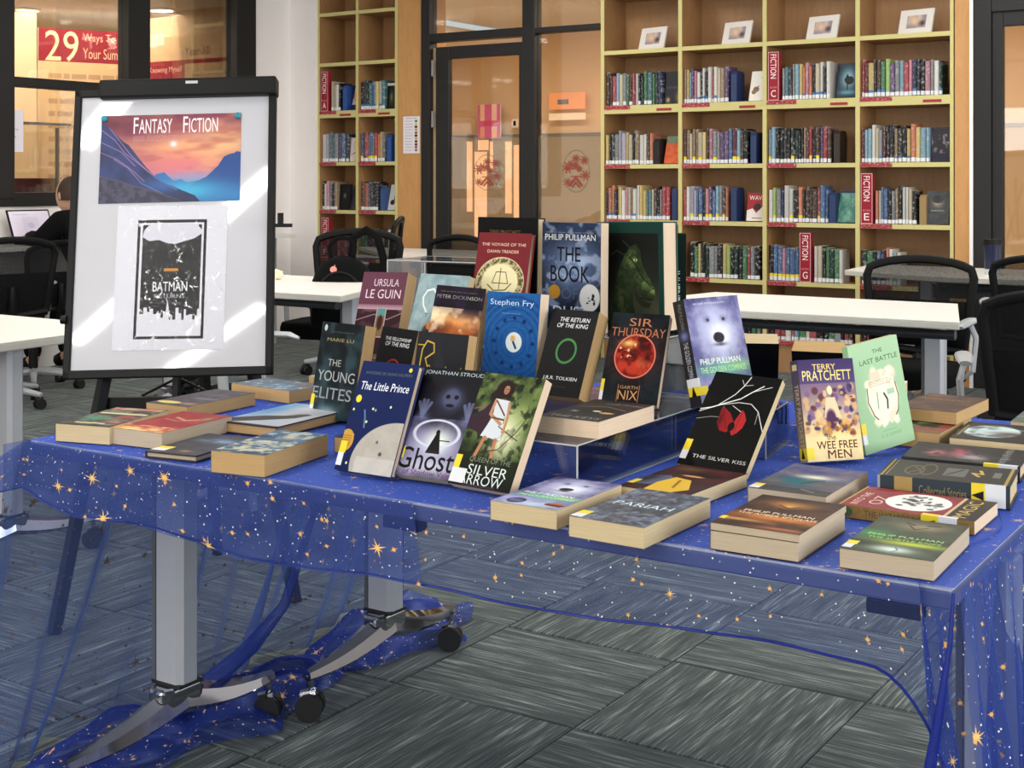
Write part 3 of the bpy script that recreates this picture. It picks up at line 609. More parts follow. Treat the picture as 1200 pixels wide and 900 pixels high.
shelf_item('displayed_book','teal and orange book leaning face out, second shelf first bay','book',mx,0,.86,mz[3],.12,.19,.02,A_((222,110,70),('rect',0,0,1,.28,(96,150,130)),('noise',(180,80,50),6,.5)),-10,14,(200,190,170))
shelf_item('displayed_book','dark book with white scrawled lettering, second shelf fourth bay','book',mx,3,.89,mz[3],.13,.21,.02,A_((38,34,42),('noise',(170,160,170),9,.6,9,.58,6),('rect',0,.75,1,1,(30,30,50)),('rect',0,0,1,.2,(38,34,42))),0,6)
def wave():
    a=Art(96,140,(160,34,46)); a.text('WAVE',.5,.17,.8,.16,(240,228,220),bold=1); a.poly([(0,.62),(.3,.55),(.5,.72),(.8,.5),(1,.55),(1,1),(0,1)],(226,220,214)); a.ell(.55,.5,.2,.12,(50,30,34)); a.line([(.3,.9),(.8,.9)],.02,(160,34,46)); return a
shelf_item('displayed_book','red and white book titled WAVE, third shelf second bay','book',mx,1,.88,mz[2],.125,.185,.02,wave(),6,12,(150,30,40))
shelf_item('displayed_book','teal green misty book shown face out, third shelf third bay','book',mx,2,.87,mz[2],.13,.205,.02,A_((70,128,116),('noise',(150,190,160),5,.6),('rect',0,0,1,.08,(26,40,90))),-10,14,(26,40,90))
shelf_item('displayed_book','dark grey book with a pale face, third shelf fourth bay','book',mx,3,.84,mz[2],.13,.2,.02,A_((56,60,62),('glow',.5,.34,.26,.16,(210,180,150)),('ell',.5,.24,.26,.12,(34,32,34)),('lines',.2,.55,.85,.62,1,(190,190,190)),('noise',(90,94,96),6,.4)),6,8)
shelf_item('displayed_book','dark small book lying near the far end, lower shelf fourth bay','book',mx,3,.85,mz[1],.15,.09,.02,A_((44,52,76),('noise',(60,70,100),6,.4)),0,5)
shelf_item('displayed_book','black book with small gold figure, top shelf right bay','book',lx,1,.80,lz[4],.11,.2,.03,A_((20,20,20),('glow',.45,.55,.16,.25,(120,120,70)),('rect',0,0,1,.1,(220,216,206))),0,4)
shelf_item('displayed_book','white patterned book with red figures, top shelf left bay','book',lx,0,.86,lz[4],.1,.19,.02,A_((226,214,210),('noise',(180,40,50),7,.8,7,.6,8),('rect',0,.78,1,1,(40,50,90))),-14,14,(200,190,190))
shelf_item('displayed_book','white book with pink figure, second shelf left bay','book',lx,0,.86,lz[3],.1,.19,.02,A_((234,220,214),('ring',.5,.3,.2,.14,.1,(190,130,110)),('line',[(.2,.7),(.5,.62),(.8,.7)],.03,(200,90,90))),0,6,(220,210,206))
shelf_item('displayed_book','plain black book with grey oval, third shelf left bay','book',lx,0,.56,lz[2],.11,.2,.03,A_((20,20,20),('glow',.55,.45,.15,.12,(120,120,100))),0,4)
shelf_item('displayed_book','dark book with white figure, third shelf at the left bay divider','book',lx,0,.86,lz[2],.11,.19,.02,A_((60,62,64),('glow',.8,.5,.25,.3,(210,200,190)),('noise',(40,40,44),5,.5)),-8,14)
shelf_item('displayed_book','white book with plum coloured animal, third shelf right bay','book',lx,1,.84,lz[2],.12,.2,.02,A_((228,228,222),('ell',.35,.7,.2,.1,(80,36,50)),('rect',.45,.45,.52,.7,(80,36,50)),('ell',.5,.35,.06,.04,(40,40,40)),('ell',.72,.3,.05,.05,(40,40,40)),('ell',.8,.75,.08,.06,(190,170,90))),-8,12,(210,210,206))
shelf_item('displayed_book','orange and red patterned book standing on the empty upper shelf','book',lx,1,.92,lz[5],.07,.18,.03,A_((206,84,40),('noise',(240,200,80),5,.7),('rect',0,0,1,.22,(30,26,26))),-20,8,(160,60,30))
shelf_item('displayed_book','grey and white patterned book standing on the empty upper shelf','book',lx,0,.93,lz[5],.07,.18,.03,A_((190,190,186),('noise',(50,50,56),8,.8)),-20,10,(120,120,120))
shelf_item('displayed_book','brown glossy book on the highest shelf, left bay','book',lx,0,.9,lz[6],.07,.16,.03,A_((96,56,44),('noise',(200,150,120),8,.5)),-20,10,(70,40,34))
shelf_item('displayed_book','brown glossy book on the highest shelf, right bay','book',lx,1,.9,lz[6],.07,.16,.03,A_((86,48,44),('noise',(210,130,90),8,.5)),-20,10,(70,40,34))
bookend('navy bookend closing the top shelf of second bay',mx,1,.60,mz[4]); bookend('black bookend closing the second shelf of first bay',mx,0,.66,mz[3],(22,22,24),.17)
bookend('navy bookend ending the second shelf of second bay',mx,1,.84,mz[3]); bookend('brown black bookend ending the second shelf of third bay',mx,2,.75,mz[3],(44,34,28)); bookend('navy bookend ending the third shelf of first bay',mx,0,.90,mz[2],h=.22)
bookend('navy bookend ending the third shelf of second bay',mx,1,.60,mz[2],h=.22); bookend('navy bookend on third shelf of third bay',mx,2,.70,mz[2],h=.19); bookend('brass coloured bookend on third shelf of fourth bay',mx,3,.66,mz[2],(150,124,80),.18)
bookend('blue bookend in top shelf of narrow bookcase',lx,0,.60,lz[4],(40,80,150)); bookend('blue bookend in second shelf of narrow bookcase',lx,1,.74,lz[3],(40,80,150)); bookend('blue bookend in third shelf of narrow bookcase',lx,1,.56,lz[2],(50,80,130),.18)
def card():
    a=Art(140,110,(226,222,216)); a.rect(.22,.25,.8,.78,(150,140,150)); a.within(lambda: (a.noise((226,200,180),5,.7,seed=3), a.glow(.45,.5,.15,.2,(230,190,150)), a.glow(.7,.6,.12,.15,(70,60,70))),.22,.25,.8,.78); return a
cd=card()
def card_frame(i,lab,w,h):
    r=shelf_item('picture_frame',lab,'picture',mx,i,[.58,.62,.58,.58][i],mz[5],w,h,.012,cd,-14,16,(224,220,214),.06)
for i,lab in enumerate(('small white framed picture with bright glare, highest shelf first bay','small white framed picture, highest shelf second bay','small white framed picture, highest shelf third bay','small white framed picture, highest shelf fourth bay')): card_frame(i,lab,.225,.155)
# ================================================================ furniture
M['blue_edge']=mat('slate_table_edge',(96,102,140),.5)
def caster(mb, x, y, r=.03, mt=0, mh=1, zt=.085, yaw=0):
    c,s=math.cos(yaw),math.sin(yaw)
    for k in (-1,1):
        ox_,oy_=-s*.014*k,c*.014*k
        mb.tube([(x+ox_-(-s)*.009*k*0-(-s)*.010*k,y+oy_-c*.010*k,r),(x+ox_+(-s)*.010*k,y+oy_+c*.010*k,r)],r,16,mt)
    mb.tube([(x,y,r+.005),(x,y,zt)],.008,8,mh); mb.tube([(x-c*.02,y-s*.02,r+.022),(x+c*.015,y+s*.015,r+.03)],.013,8,mh)
def t_leg(root, x, y, half, ztop, zjoin=.18):
    """column with a splayed polished foot along Y and two castors"""
    b=root.location
    c=MB(); w=.04; d=.03; pr=[(x-w,y-d*.6),(x-w*.7,y-d),(x+w*.7,y-d),(x+w,y-d*.6),(x+w,y+d*.6),(x+w*.7,y+d),(x-w*.7,y+d),(x-w,y+d*.6)]
    c.prism(pr,zjoin,ztop); c.box((x-w-.001,y-d*.62,zjoin),(x-w*.78,y-d*1.0,ztop),1)
    leg=c.build('column',[M['silver'],M['silver_dark']],root,'auto')
    MB().box((x-w-.0015,y-d-.0015,zjoin-.004),(x+w+.0015,y+d+.0015,zjoin+.003)).build('column_collar',M['rubber'],leg); MB().prism([(x-w*.8,y-.035),(x-w*.5,y-.06),(x+w*.5,y-.06),(x+w*.8,y-.035),(x+w*.8,y+.035),(x+w*.5,y+.06),(x-w*.5,y+.06),(x-w*.8,y+.035)],zjoin-.045,zjoin-.003).build('hub',M['chrome'],leg,bevel=.008)
    for sg in (-1,1):
        f=MB(); n=8; 
        for i in range(n+1):
            u=i/n; yy=y+sg*(u*half); wz=.034*(1-u)+.012*u; ww=.024*(1-u)**.8+.013
            zc=(zjoin-.032)*(1-u)+.103*u - .012*math.sin(u*PI)
            sec=[(-ww,-wz*.5),(-ww*.75,wz*.55),(0,wz),(ww*.75,wz*.55),(ww,-wz*.5),(ww*.5,-wz),(-ww*.5,-wz)]
            f.v+=[(x+a,yy,zc+c_) for a,c_ in sec]
        k=7
        for i in range(n):
            for j in range(k):
                q=(i*k+j,i*k+(j+1)%k,(i+1)*k+(j+1)%k,(i+1)*k+j); f.f.append(list(q if sg>0 else q[::-1])); f.m.append(0)
        f.f.append(list(range(k)) if sg<0 else list(range(k))[::-1]); f.m.append(0); e=[n*k+j for j in range(k)]; f.f.append(e if sg>0 else e[::-1]); f.m.append(0)
        ft=f.build('foot',M['chrome'],leg,'auto')
        ca=MB(); caster(ca,x,y+sg*(half-.012),.031,0,1,.10,.5); ca.build('castor',[M['rubber'],M['chrome']],leg,'auto')
def table(name,label,poly,z,legs,rail=None,group=None,mod=None,edge='table_edge'):
    cx=sum(p[0] for p in poly)/len(poly); cy=sum(p[1] for p in poly)/len(poly); t=thing(name,label,'table',(cx,cy,0),group=group)
    P=[(a-cx,b-cy) for a,b in poly]
    MB().prism(P,z-.028,z-.003,[0]*2+[1]*len(P)).build('tabletop',[M['table_white'],M[edge]],t,bevel=.004)
    MB().prism(P,z-.003,z).build('laminate_top',M['table_white'],t)
    for (x,y,h) in legs: t_leg(t,x-cx,y-cy,h,z-.03)
    if rail:
        for (a,b) in rail: MB().tube([(a[0]-cx,a[1]-cy,z-.055),(b[0]-cx,b[1]-cy,z-.055)],.022,12,flat=.8).build('rail',M['dark_grey'],t,'auto')
    if mod:
        (a,b,h)=mod; d=Vector((b[0]-a[0],b[1]-a[1],0)); n=Vector((-d.y,d.x,0)).normalized()*.01
        q=[(a[0]-cx,a[1]-cy),(b[0]-cx,b[1]-cy),(b[0]-cx+n.x,b[1]-cy+n.y),(a[0]-cx+n.x,a[1]-cy+n.y)]; MB().prism(q,z-h,z-.05).build('modesty_panel',M['dark_grey'],t)
    return t
table('study_table','white study table at the left edge, grooved column leg in view',[(-5.1,2.35),(-3.47,2.42),(-3.50,2.86),(-3.72,3.11),(-5.1,3.13)],.735,[(-3.62,2.70,.34),(-4.9,2.75,.34)],[((-5.0,2.5),(-3.6,2.5))])
table('study_table','white study table behind the whiteboard, backpack chair on its far side',[(-5.4,4.42),(-3.74,4.44),(-4.05,5.28),(-5.4,5.28)],.73,[(-3.98,4.8,.3),(-5.2,4.85,.3)],[((-5.3,4.55),(-3.85,4.55))])
table('study_table','white study table in front of the glass door, farthest on the left',[(-6.45,7.86),(-5.36,6.88),(-4.3,6.90),(-4.3,7.86)],.73,[(-5.5,7.4,.3),(-4.4,7.4,.3)],[((-5.3,7.0),(-4.4,7.0))],mod=((-5.3,7.05),(-4.4,7.05),.14))
table('study_table','white study table right of the polar bear book, behind the display',[(-2.62,4.74),(-1.245,4.78),(-1.44,5.50),(-2.49,5.50)],.73,[(-1.42,5.1,.3),(-2.5,5.1,.3)],[((-2.6,4.82),(-1.28,4.86))])
table('study_table','white study table before the right hand glass door with bottle on it',[(-2.50,7.22),(-1.9,6.98),(-.7,7.02),(-.7,7.75),(-2.55,7.85)],.73,[(-2.1,7.4,.3),(-.9,7.4,.3)],[((-1.95,7.1),(-.8,7.12))],mod=((-2.0,7.15),(-.8,7.15),.12))
def chair0(label,group='black mesh office chairs'):
    t=thing('office_chair',label,'chair',(0,0,0),group=None)
    s=MB()
    def seatf(u,v):
        a=2*PI*u; r=1
        ex=abs(math.cos(a))**.5*math.copysign(1,math.cos(a)); ey=abs(math.sin(a))**.5*math.copysign(1,math.sin(a))
        k=[0,1,1,.97,0][int(round(v*4))]; z=[.40,.405,.45,.475,.47][int(round(v*4))]; return (.245*ex*k,.235*ey*k+.02,z)
    s.grid(seatf,28,4); s.build('seat',M['black_fabric'],t,True)
    # backrest frame: ring following a curved plane
    def bp(x,z): return (x,-.235-.10*(z-.5)+.35*x*x-(.03 if z<.6 else 0)*0,z)
    pts=[]
    for i in range(33):
        u=i/32; 
        if u<.3: x=-.235-.005*(u/.3); z=.52+.33*(u/.3); x=-.20-.04*(u/.3)
        elif u>.7: v=(1-u)/.3; x=.20+.04*v; z=.52+.33*v
        else:
            a=(u-.3)/.4; x=-.24*math.cos(a*PI)**1 if False else -.24+.48*a; z=.85+.06*math.sin(a*PI)**.5
        pts.append(bp(x,z))
    f=MB(); f.tube(pts,.019,8,flat=.75); f.tube([bp(-.20,.52),bp(0,.50),bp(.20,.52)],.02,8); f.build('backrest_frame',M['black_mesh_edge'],t,'auto')
    g=MB()
    def gf(u,v):
        x0=.20+.04*min(1,v/.85); x=(-1+2*u)*x0; zt=.85+.06*math.sin(u*PI)**.5; z=.52+(zt-.52)*v; return bp(x,z)
    g.grid(gf,12,8); g.build('mesh_panel',M['mesh'],t,True)
    MB().grid(lambda u,v:(lambda p:(p[0],p[1]+.012,p[2]))(bp((-1+2*u)*.205,.53+.20*v)),8,3).build('lumbar_pad',M['black_fabric'],t,True,solid=.015)
    MB().tube([(0,-.03,.40),(0,-.2,.42),(0,-.27,.55),(0,-.26,.66)],[.03,.03,.022,.016],8).build('back_support',M['black'],t,'auto')
    for k in (-1,1):
        MB().tube([(.24*k,-.02,.42),(.29*k,-.02,.46),(.30*k,-.03,.60),(.285*k,.0,.655)],[.014,.02,.022,.018],8,flat=.55).tube([(.285*k,-.12,.665),(.285*k,-.02,.672),(.285*k,.1,.668),(.28*k,.14,.655)],[.02,.03,.03,.015],10,flat=.45).build('armrest',M['grey_arm'],t,'auto')
    MB().tube([(0,0,.09),(0,0,.4)],[.03,.022],12).tube([(0,0,.37),(0,0,.405)],[.09,.11],12).build('gas_column',M['black'],t,'auto')
    for k in range(5):
        a=2*PI*k/5+.3; c,s_=math.cos(a),math.sin(a)
        l=MB().tube([(0,0,.11),(c*.15,s_*.15,.10),(c*.29,s_*.29,.075)],[.026,.02,.014],8).build('base_leg',M['grey_arm'],t,'auto')
        ca=MB(); caster(ca,c*.28,s_*.28,.028,0,0,.08,a+1); ca.build('castor',[M['rubber'],M['black']],l,'auto')
    return t
M['grey_arm']=mat('light_grey_plastic',(166,168,172),.4)
ch=chair0('x'); used=[0]
def place_chair(label,x,y,face,s=1.0):
    global ch
    o = ch if not used[0] else copy_tree(ch); used[0]=1
    o.location=(x,y,0); o.rotation_euler=(0,0,R(face)); o.scale=(s,s,s); o['label']=label; return o
p=at_d(1222,343,4.12); place_chair('black mesh office chair at the right edge, grey armrest showing',p.x,p.y+.2,16,.97)
p=at_d(1056,312,5.62); place_chair('black mesh office chair behind the right study table, curved back above it',p.x,p.y+.02,180,.97)
p=at_d(396,278,7.05); place_chair('black mesh office chair carrying the backpack',p.x,p.y+.0,196,1.04)
p=at_d(500,330,7.7); place_chair('black mesh office chair right of the backpack, behind study table',p.x,p.y,170,.98)
p=at_d(-8,280,7.3); place_chair('black office chair at the left edge with light grey armrest',p.x,p.y,75,1.0)
p=at_d(62,300,8.0); place_chair('black office chair under the seated person',p.x-.05,p.y-.1,90,.95)
p=at_d(292,360,5.0); place_chair('black office chair pushed under the table behind the whiteboard',p.x,p.y,-60,.93)
p=at_d(415,256,8.5); place_chair('black office chair turned sideways before the narrow bookcase',p.x,p.y,122,1.08)
p=at_d(1210,370,6.7); place_chair('black office chair beyond the bottle at the right glass door',p.x+.1,p.y-.2,10,.95)
# a chair beyond the glass door, tan
# ---- backpack
bp_=at_d(402,330,6.62); t=thing('backpack','black backpack with small pink apple badge on a chair','bag',(bp_.x,bp_.y,.50),R(YAW-6))
b=MB()
def bpf(u,v):
    a=2*PI*u; ex=abs(math.cos(a))**.6*math.copysign(1,math.cos(a)); ey=abs(math.sin(a))**.7*math.copysign(1,math.sin(a)); z=.36*v
    k=math.sqrt(max(0,1-max(0,(v-.35)/.65)**2.2)) if v>.35 else .93+.2*v; return (.165*ex*k,.085*ey*(k*.8+.2*(v<1)),z)
b.grid(bpf,28,14); b.add([(0,0,0)],[]); b.build('body',M['black_fabric'],t,True)
MB().tube([(-.13*math.cos(a)if 0 else .14*math.cos(PI*i/16),-.075,.06+.22*math.sin(PI*i/16)) for i,a in enumerate([0]*17)],.006,6).build('zip',M['black'],t,'auto')
MB().tube([(-.06,0,.33),(-.07,.0,.40),(-.03,0,.44),(.03,0,.44),(.06,0,.40),(.05,0,.33)],.011,8,flat=.6).build('handle',M['black_fabric'],t,'auto')
MB().tube([(.03,.05,.34),(.04,.06,.44),(.10,.07,.48),(.16,.06,.44),(.19,.05,.34),(.2,.05,.2),(.15,.06,.05)],.02,8,flat=.4).build('shoulder_strap',M['black_fabric'],t,'auto')
MB().tube([(-.03,-.070,.292),(-.03,-.078,.290)],[.016,.016],18).tube([(-.026,-.0785,.297),(-.022,-.0785,.314)],.002,6).build('badge',mat('pink_badge',(236,150,136),.4),t,'auto')
bt_=at_z(1162,314,.73); t=thing('water_bottle','dark blue see-through bottle standing on the far right table','bottle',(bt_.x-.05,7.3,.7305))
bq=at_Y(1163,300,7.3); t.location=(bq.x,7.3,.7305)
MB().tube([(0,0,.0),(0,0,.03)],[.04,.04],20).build('clear_base',M['acrylic_edge'],t,'auto'); MB().tube([(0,0,.03),(0,0,.13),(0,0,.15),(0,0,.155)],[.04,.043,.045,.045],20).build('body',mat('navy_plastic',(30,36,62),.25),t,'auto'); MB().tube([(0,0,.155),(0,0,.185)],[.046,.044],20).build('cap',M['black'],t,'auto')
q=at_z(320,324,.73); t=thing('crumpled_tissue','small crumpled cream tissue on the table beside the whiteboard','tissue',(q.x,5.0,.731)); q=at_Y(324,325,5.0); t.location=(q.x,5.0,.731)
mb=MB(); mb.sph((0,0,.025),(.04,.03,.025),14,9); r_=random.Random(3); mb.v=[(x+r_.uniform(-.007,.007),y+r_.uniform(-.007,.007),max(0,z+r_.uniform(-.007,.007))) for x,y,z in mb.v]; mb.build('tissue_paper',M['cream'],t)
# ---- laptop and person at the window counter
lp=at_X(50,270,-7.16); t=thing('laptop','open laptop with pale screen on the window counter','laptop',(-7.12,lp.y,cz+.001),R(90))
MB().box((-.16,-.11,0),(.16,.11,.015)).build('base',M['black'],t,bevel=.002); MB().box((-.14,-.02,.015),(.14,.09,.017)).build('keyboard',M['dark_grey'],t)
Ml=Matrix.Translation((0,.11,.015))@Euler((R(-22),0,0)).to_matrix().to_4x4()
MB().box((-.16,0,0),(.16,.008,.215),0,Ml).build('lid',M['black'],t); a=Art(160,110,(214,206,222)); a.lines(.08,.1,.5,.14,1,(150,140,160)); a.rect(.3,.2,.7,.8,(206,198,216)); a.ell(.5,.5,.08,.1,(190,180,206))
mb=MB(); vs=[Ml@Vector(v) for v in ((-.15,-.001,.012),(.15,-.001,.012),(.15,-.001,.205),(-.15,-.001,.205))]; quad_uv(mb,*vs); mb.build('screen',img_mat('laptop_screen',a,.3,emit=.35),t)
t.rotation_euler.z=R(90)
def skin_obj(name,verts,edges,rad,m,parent,sub=1,root=0):
    me=bpy.data.meshes.new(name); me.from_pydata(verts,edges,[]); me.materials.append(m); o=bpy.data.objects.new(name,me); COL.objects.link(o); o.parent=parent
    md=o.modifiers.new('skin','SKIN'); md.use_smooth_shade=True
    for i,r in enumerate(rad): me.skin_vertices[0].data[i].radius=(r,r) if not hasattr(r,'__len__') else r
    me.skin_vertices[0].data[root].use_root=True
    s=o.modifiers.new('sub','SUBSURF'); s.levels=sub; s.render_levels=sub; return o
pq=at_X(112,250,-6.72); P_=thing('person','person in a black hooded top bent over the laptop at window counter','person',(-6.72,pq.y,0),R(90))
V=[(0,0,.585),(0,.03,.66),(0,.09,.82),(0,.14,.95),(0,.17,1.02),(0,.20,1.07)]
E=[(0,1),(1,2),(2,3),(3,4),(4,5)]; Rr=[.11,.115,.13,.13,.06,.05]
def limb(base,pts,rs):
    prev=base
    for q_,r in zip(pts,rs): V.append(q_); Rr.append(r); E.append((prev,len(V)-1)); prev=len(V)-1
for k in (-1,1):
    limb(3,[(.17*k,.13,.96),(.24*k,.22,.85),(.17*k,.42,.865),(.14*k,.47,.865)],[.07,.05,.038,.03])
    limb(0,[(.1*k,.06,.5),(.13*k,.42,.5),(.13*k,.46,.3),(.13*k,.42,.09),(.13*k,.54,.05)],[.1,.075,.055,.045,.035])
skin_obj('body',V,E,Rr,M['skin'],P_)
def sub_(idx): 
    m_={a:i for i,a in enumerate(idx)}; return [V[i] for i in idx],[(m_[a],m_[b]) for a,b in E if a in m_ and b in m_]
torso=[0,1,2,3,4,6,7,8,15,16,17]
# hooded top: torso and both sleeves; trousers: hips and legs
L1=[0,1,2,3,4]+[6,7,8]+[15,16,17]; v_,e_=sub_(L1); skin_obj('hooded_top',v_,e_,[Rr[i]+.014 for i in L1],M['black_fabric'],P_)
L2=[0]+[10,11,12,13]+[19,20,21,22]; v_,e_=sub_(L2); skin_obj('trousers',v_,e_,[Rr[i]+.012 for i in L2],M['black_fabric'],P_)
v_,e_=sub_([13,14,22,23]); skin_obj('shoes',[v_[0],v_[1]],[(0,1)],[.055,.045],M['black'],P_); skin_obj('shoes',[v_[2],v_[3]],[(0,1)],[.055,.045],M['black'],P_)
hd=MB(); hd.sph((0,.25,1.13),(.072,.092,.112),20,14); hd.tube([(0,.335,1.14),(0,.352,1.115),(0,.338,1.105)],[.008,.014,.01],8)
for k in (-1,1): hd.sph((.072*k,.24,1.13),(.012,.02,.03),8,6); hd.sph((.03*k,.333,1.145),(.011,.006,.007),8,6,1)
hd.sph((0,.333,1.078),(.024,.008,.007),10,6,2)
ho=hd.build('head',[M['skin'],M['black'],mat('lips',(170,100,96),.5)],P_,True)
hm=MB(); hm.grid(lambda u,v:(.083*math.sin(PI*.62*v+.0)*math.cos(2*PI*u),.236+.098*math.sin(PI*.62*v)*math.sin(2*PI*u)-.015,1.14+.112*math.cos(PI*.62*v)),20,9)
hm.tube([(0,.15,1.12),(0,.12,1.03),(0,.12,.93)],[.05,.045,.02],10); hm.build('hair',M['hair'],P_,True)
for k in (-1,1):
    Vh=[(.14*k,.46,.862),(.135*k,.50,.862),(.13*k,.535,.86)]; Eh=[(0,1),(1,2)]; Rh=[.024,(.034,.014),(.032,.012)]
    for j,(dx,ln) in enumerate(((-.024,.055),(-.008,.065),(.009,.06),(.024,.048))):
        b0_=len(Vh); Vh+=[(.13*k+dx,.55,.862),(.13*k+dx*1.2,.55+ln*.5,.866),(.13*k+dx*1.3,.55+ln,.856)]; Eh+=[(2,b0_),(b0_,b0_+1),(b0_+1,b0_+2)]; Rh+=[.009,.008,.007]
    b0_=len(Vh); Vh+=[(.13*k-.04*k,.51,.862),(.13*k-.055*k,.535,.858)]; Eh+=[(1,b0_),(b0_,b0_+1)]; Rh+=[.010,.008]
    skin_obj('hand',Vh,Eh,Rh,M['skin'],P_)
# ================================================================ display tables under the cloth
TX0,TX1,TY0,TYM,TY1,TZ=-2.2,-.45,1.69,2.303,2.92,.718
table('flip_top_table','front white flip-top table under the starry cloth, polished feet',[(TX0,TY0),(TX1,TY0),(TX1,TYM-.002),(TX0,TYM-.002)],TZ,[(-2.12,1.99,.285),(-.475,1.99,.285)],[((-2.05,2.0),(-.55,2.0))],edge='blue_edge')
table('flip_top_table','rear white flip-top table under the starry cloth, polished feet',[(TX0,TYM+.002),(TX1,TYM+.002),(TX1,TY1),(TX0,TY1)],TZ,[(-2.05,2.60,.285),(-.50,2.60,.285)],[((-2.0,2.6),(-.55,2.6))],edge='blue_edge')
for px in (476,1051):
    q=at_Y(px,640,TY0+.02); r=[o for o in bpy.data.objects if o.name.startswith('flip_top_table')][0]
    MB().box((q.x-.035-r.location.x,TY0+.004-r.location.y,TZ-.048),(q.x+.035-r.location.x,TY0+.03-r.location.y,TZ-.029)).build('release_lever',M['black'],r,bevel=.002)
# ---- cloth
def star_img():
    n=1024; r=np.random.default_rng(5); a=np.zeros((n,n),np.float32); c=np.zeros((n,n,3),np.float32); Yg,Xg=np.mgrid[0:n,0:n]
    def put(cx,cy,rad,fn,col):
        x0=int(cx-rad-2);x1=int(cx+rad+3);y0=int(cy-rad-2);y1=int(cy+rad+3)
        xs=np.arange(x0,x1);ys=np.arange(y0,y1); gx,gy=np.meshgrid(xs-cx,ys-cy); m=fn(gx,gy); ix=xs%n; iy=ys%n
        sub=a[np.ix_(iy,ix)]; a[np.ix_(iy,ix)]=np.maximum(sub,m); cs=c[np.ix_(iy,ix)]; cs[m>.15]=col; c[np.ix_(iy,ix)]=cs
    def burst(R_,k,rot,core):
        def f(gx,gy):
            d=np.hypot(gx,gy); th=np.arctan2(gy,gx)+rot; w=np.abs(((th*k/(2*PI)+.5)%1)-.5)*2*PI/k; wid=(1-d/R_)*R_*.10
            alt=(np.floor(th*k/(2*PI)+.5).astype(int)%2==0); Rl=np.where(alt,R_,R_*.62); wid=np.clip((1-d/Rl),0,1)*R_*.11
            return np.clip(np.maximum(np.clip((wid-d*np.sin(np.clip(w,0,1.5)))+.5,0,1)*(d<Rl),np.clip(core-d+.5,0,1)),0,1)
        return f
    for i in range(16): R_=r.uniform(18,32); put(r.uniform(0,n),r.uniform(0,n),R_,burst(R_,int(r.choice([8,8,10])),r.uniform(0,6),R_*.2),(.96,.76,.42))
    for i in range(90): R_=r.uniform(10,15); put(r.uniform(0,n),r.uniform(0,n),R_,burst(R_,int(r.choice([4,5,6])),r.uniform(0,6),R_*.36),(.90,.68,.34))
    for i in range(520): R_=r.uniform(1.2,2.6); put(r.uniform(0,n),r.uniform(0,n),R_+1,lambda gx,gy,R_=R_:np.clip(R_-np.hypot(gx,gy)+.5,0,1),(.95,.93,.92))
    im=bpy.data.images.new('cloth_stars',n,n,alpha=True); p=np.ones((n,n,4),np.float32); c[a<=.0]=(.8,.6,.3); p[...,:3]=c; p[...,3]=a; im.alpha_mode='CHANNEL_PACKED' if hasattr(im,'alpha_mode') else im.alpha_mode; im.pixels.foreach_set(p.ravel()); im.update(); im.pack(); return im
def sheer(name='starry_organza',k=.24,stars=True,col=(66,86,160),back=False,star=1.0):
    t=NT(name); t.N.remove(t.b); g=t.n('ShaderNodeNewGeometry'); dt_=t.n('ShaderNodeVectorMath',operation='DOT_PRODUCT'); t.l(g.outputs['Normal'],dt_.inputs[0]); t.l(g.outputs['Incoming'],dt_.inputs[1])
    ab=t.n('ShaderNodeMath',operation='ABSOLUTE'); t.l(dt_.outputs['Value'],ab.inputs[0]); mxm=t.n('ShaderNodeMath',operation='MAXIMUM',i_1=.12); t.l(ab.outputs[0],mxm.inputs[0])
    dv=t.n('ShaderNodeMath',operation='DIVIDE',i_0=-k); t.l(mxm.outputs[0],dv.inputs[1]); ex=t.n('ShaderNodeMath',operation='EXPONENT'); t.l(dv.outputs[0],ex.inputs[0]); op=t.n('ShaderNodeMath',operation='SUBTRACT',i_0=1.0); t.l(ex.outputs[0],op.inputs[1])
    tr=t.n('ShaderNodeBsdfTransparent',i_Color=(.78,.83,.97,1)); df=t.n('ShaderNodeBsdfDiffuse',i_Color=lin(col)); tl=t.n('ShaderNodeBsdfTranslucent',i_Color=lin(col)); m0=t.n('ShaderNodeMixShader',i_0=.3); t.l(df.outputs[0],m0.inputs[1]); t.l(tl.outputs[0],m0.inputs[2])
    gs=t.n('ShaderNodeBsdfGlossy',i_Color=(.5,.6,1,1),i_Roughness=.35); m1=t.n('ShaderNodeMixShader',i_0=.06); t.l(m0.outputs[0],m1.inputs[1]); t.l(gs.outputs[0],m1.inputs[2])
    mx=t.n('ShaderNodeMixShader'); t.l(op.outputs[0],mx.inputs[0]); t.l(tr.outputs[0],mx.inputs[1]); t.l(m1.outputs[0],mx.inputs[2]); last=mx
    if stars:
        im=t.n('ShaderNodeTexImage'); im.image=STAR; im.extension='REPEAT'; uv=t.n('ShaderNodeUVMap'); t.l(uv.outputs[0],im.inputs[0])
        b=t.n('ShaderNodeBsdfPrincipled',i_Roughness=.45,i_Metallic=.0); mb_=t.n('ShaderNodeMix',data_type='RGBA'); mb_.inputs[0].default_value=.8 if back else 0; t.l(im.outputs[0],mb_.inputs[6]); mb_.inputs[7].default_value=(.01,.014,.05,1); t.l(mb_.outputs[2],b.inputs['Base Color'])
        m2=t.n('ShaderNodeMixShader'); sm_=t.n('ShaderNodeMath',operation='MULTIPLY',i_1=star); t.l(im.outputs[1],sm_.inputs[0]); t.l(sm_.outputs[0],m2.inputs[0]); t.l(last.outputs[0],m2.inputs[1]); t.l(b.outputs[0],m2.inputs[2]); last=m2
    t.l(last.outputs[0],t.o.inputs[0]); return t.m
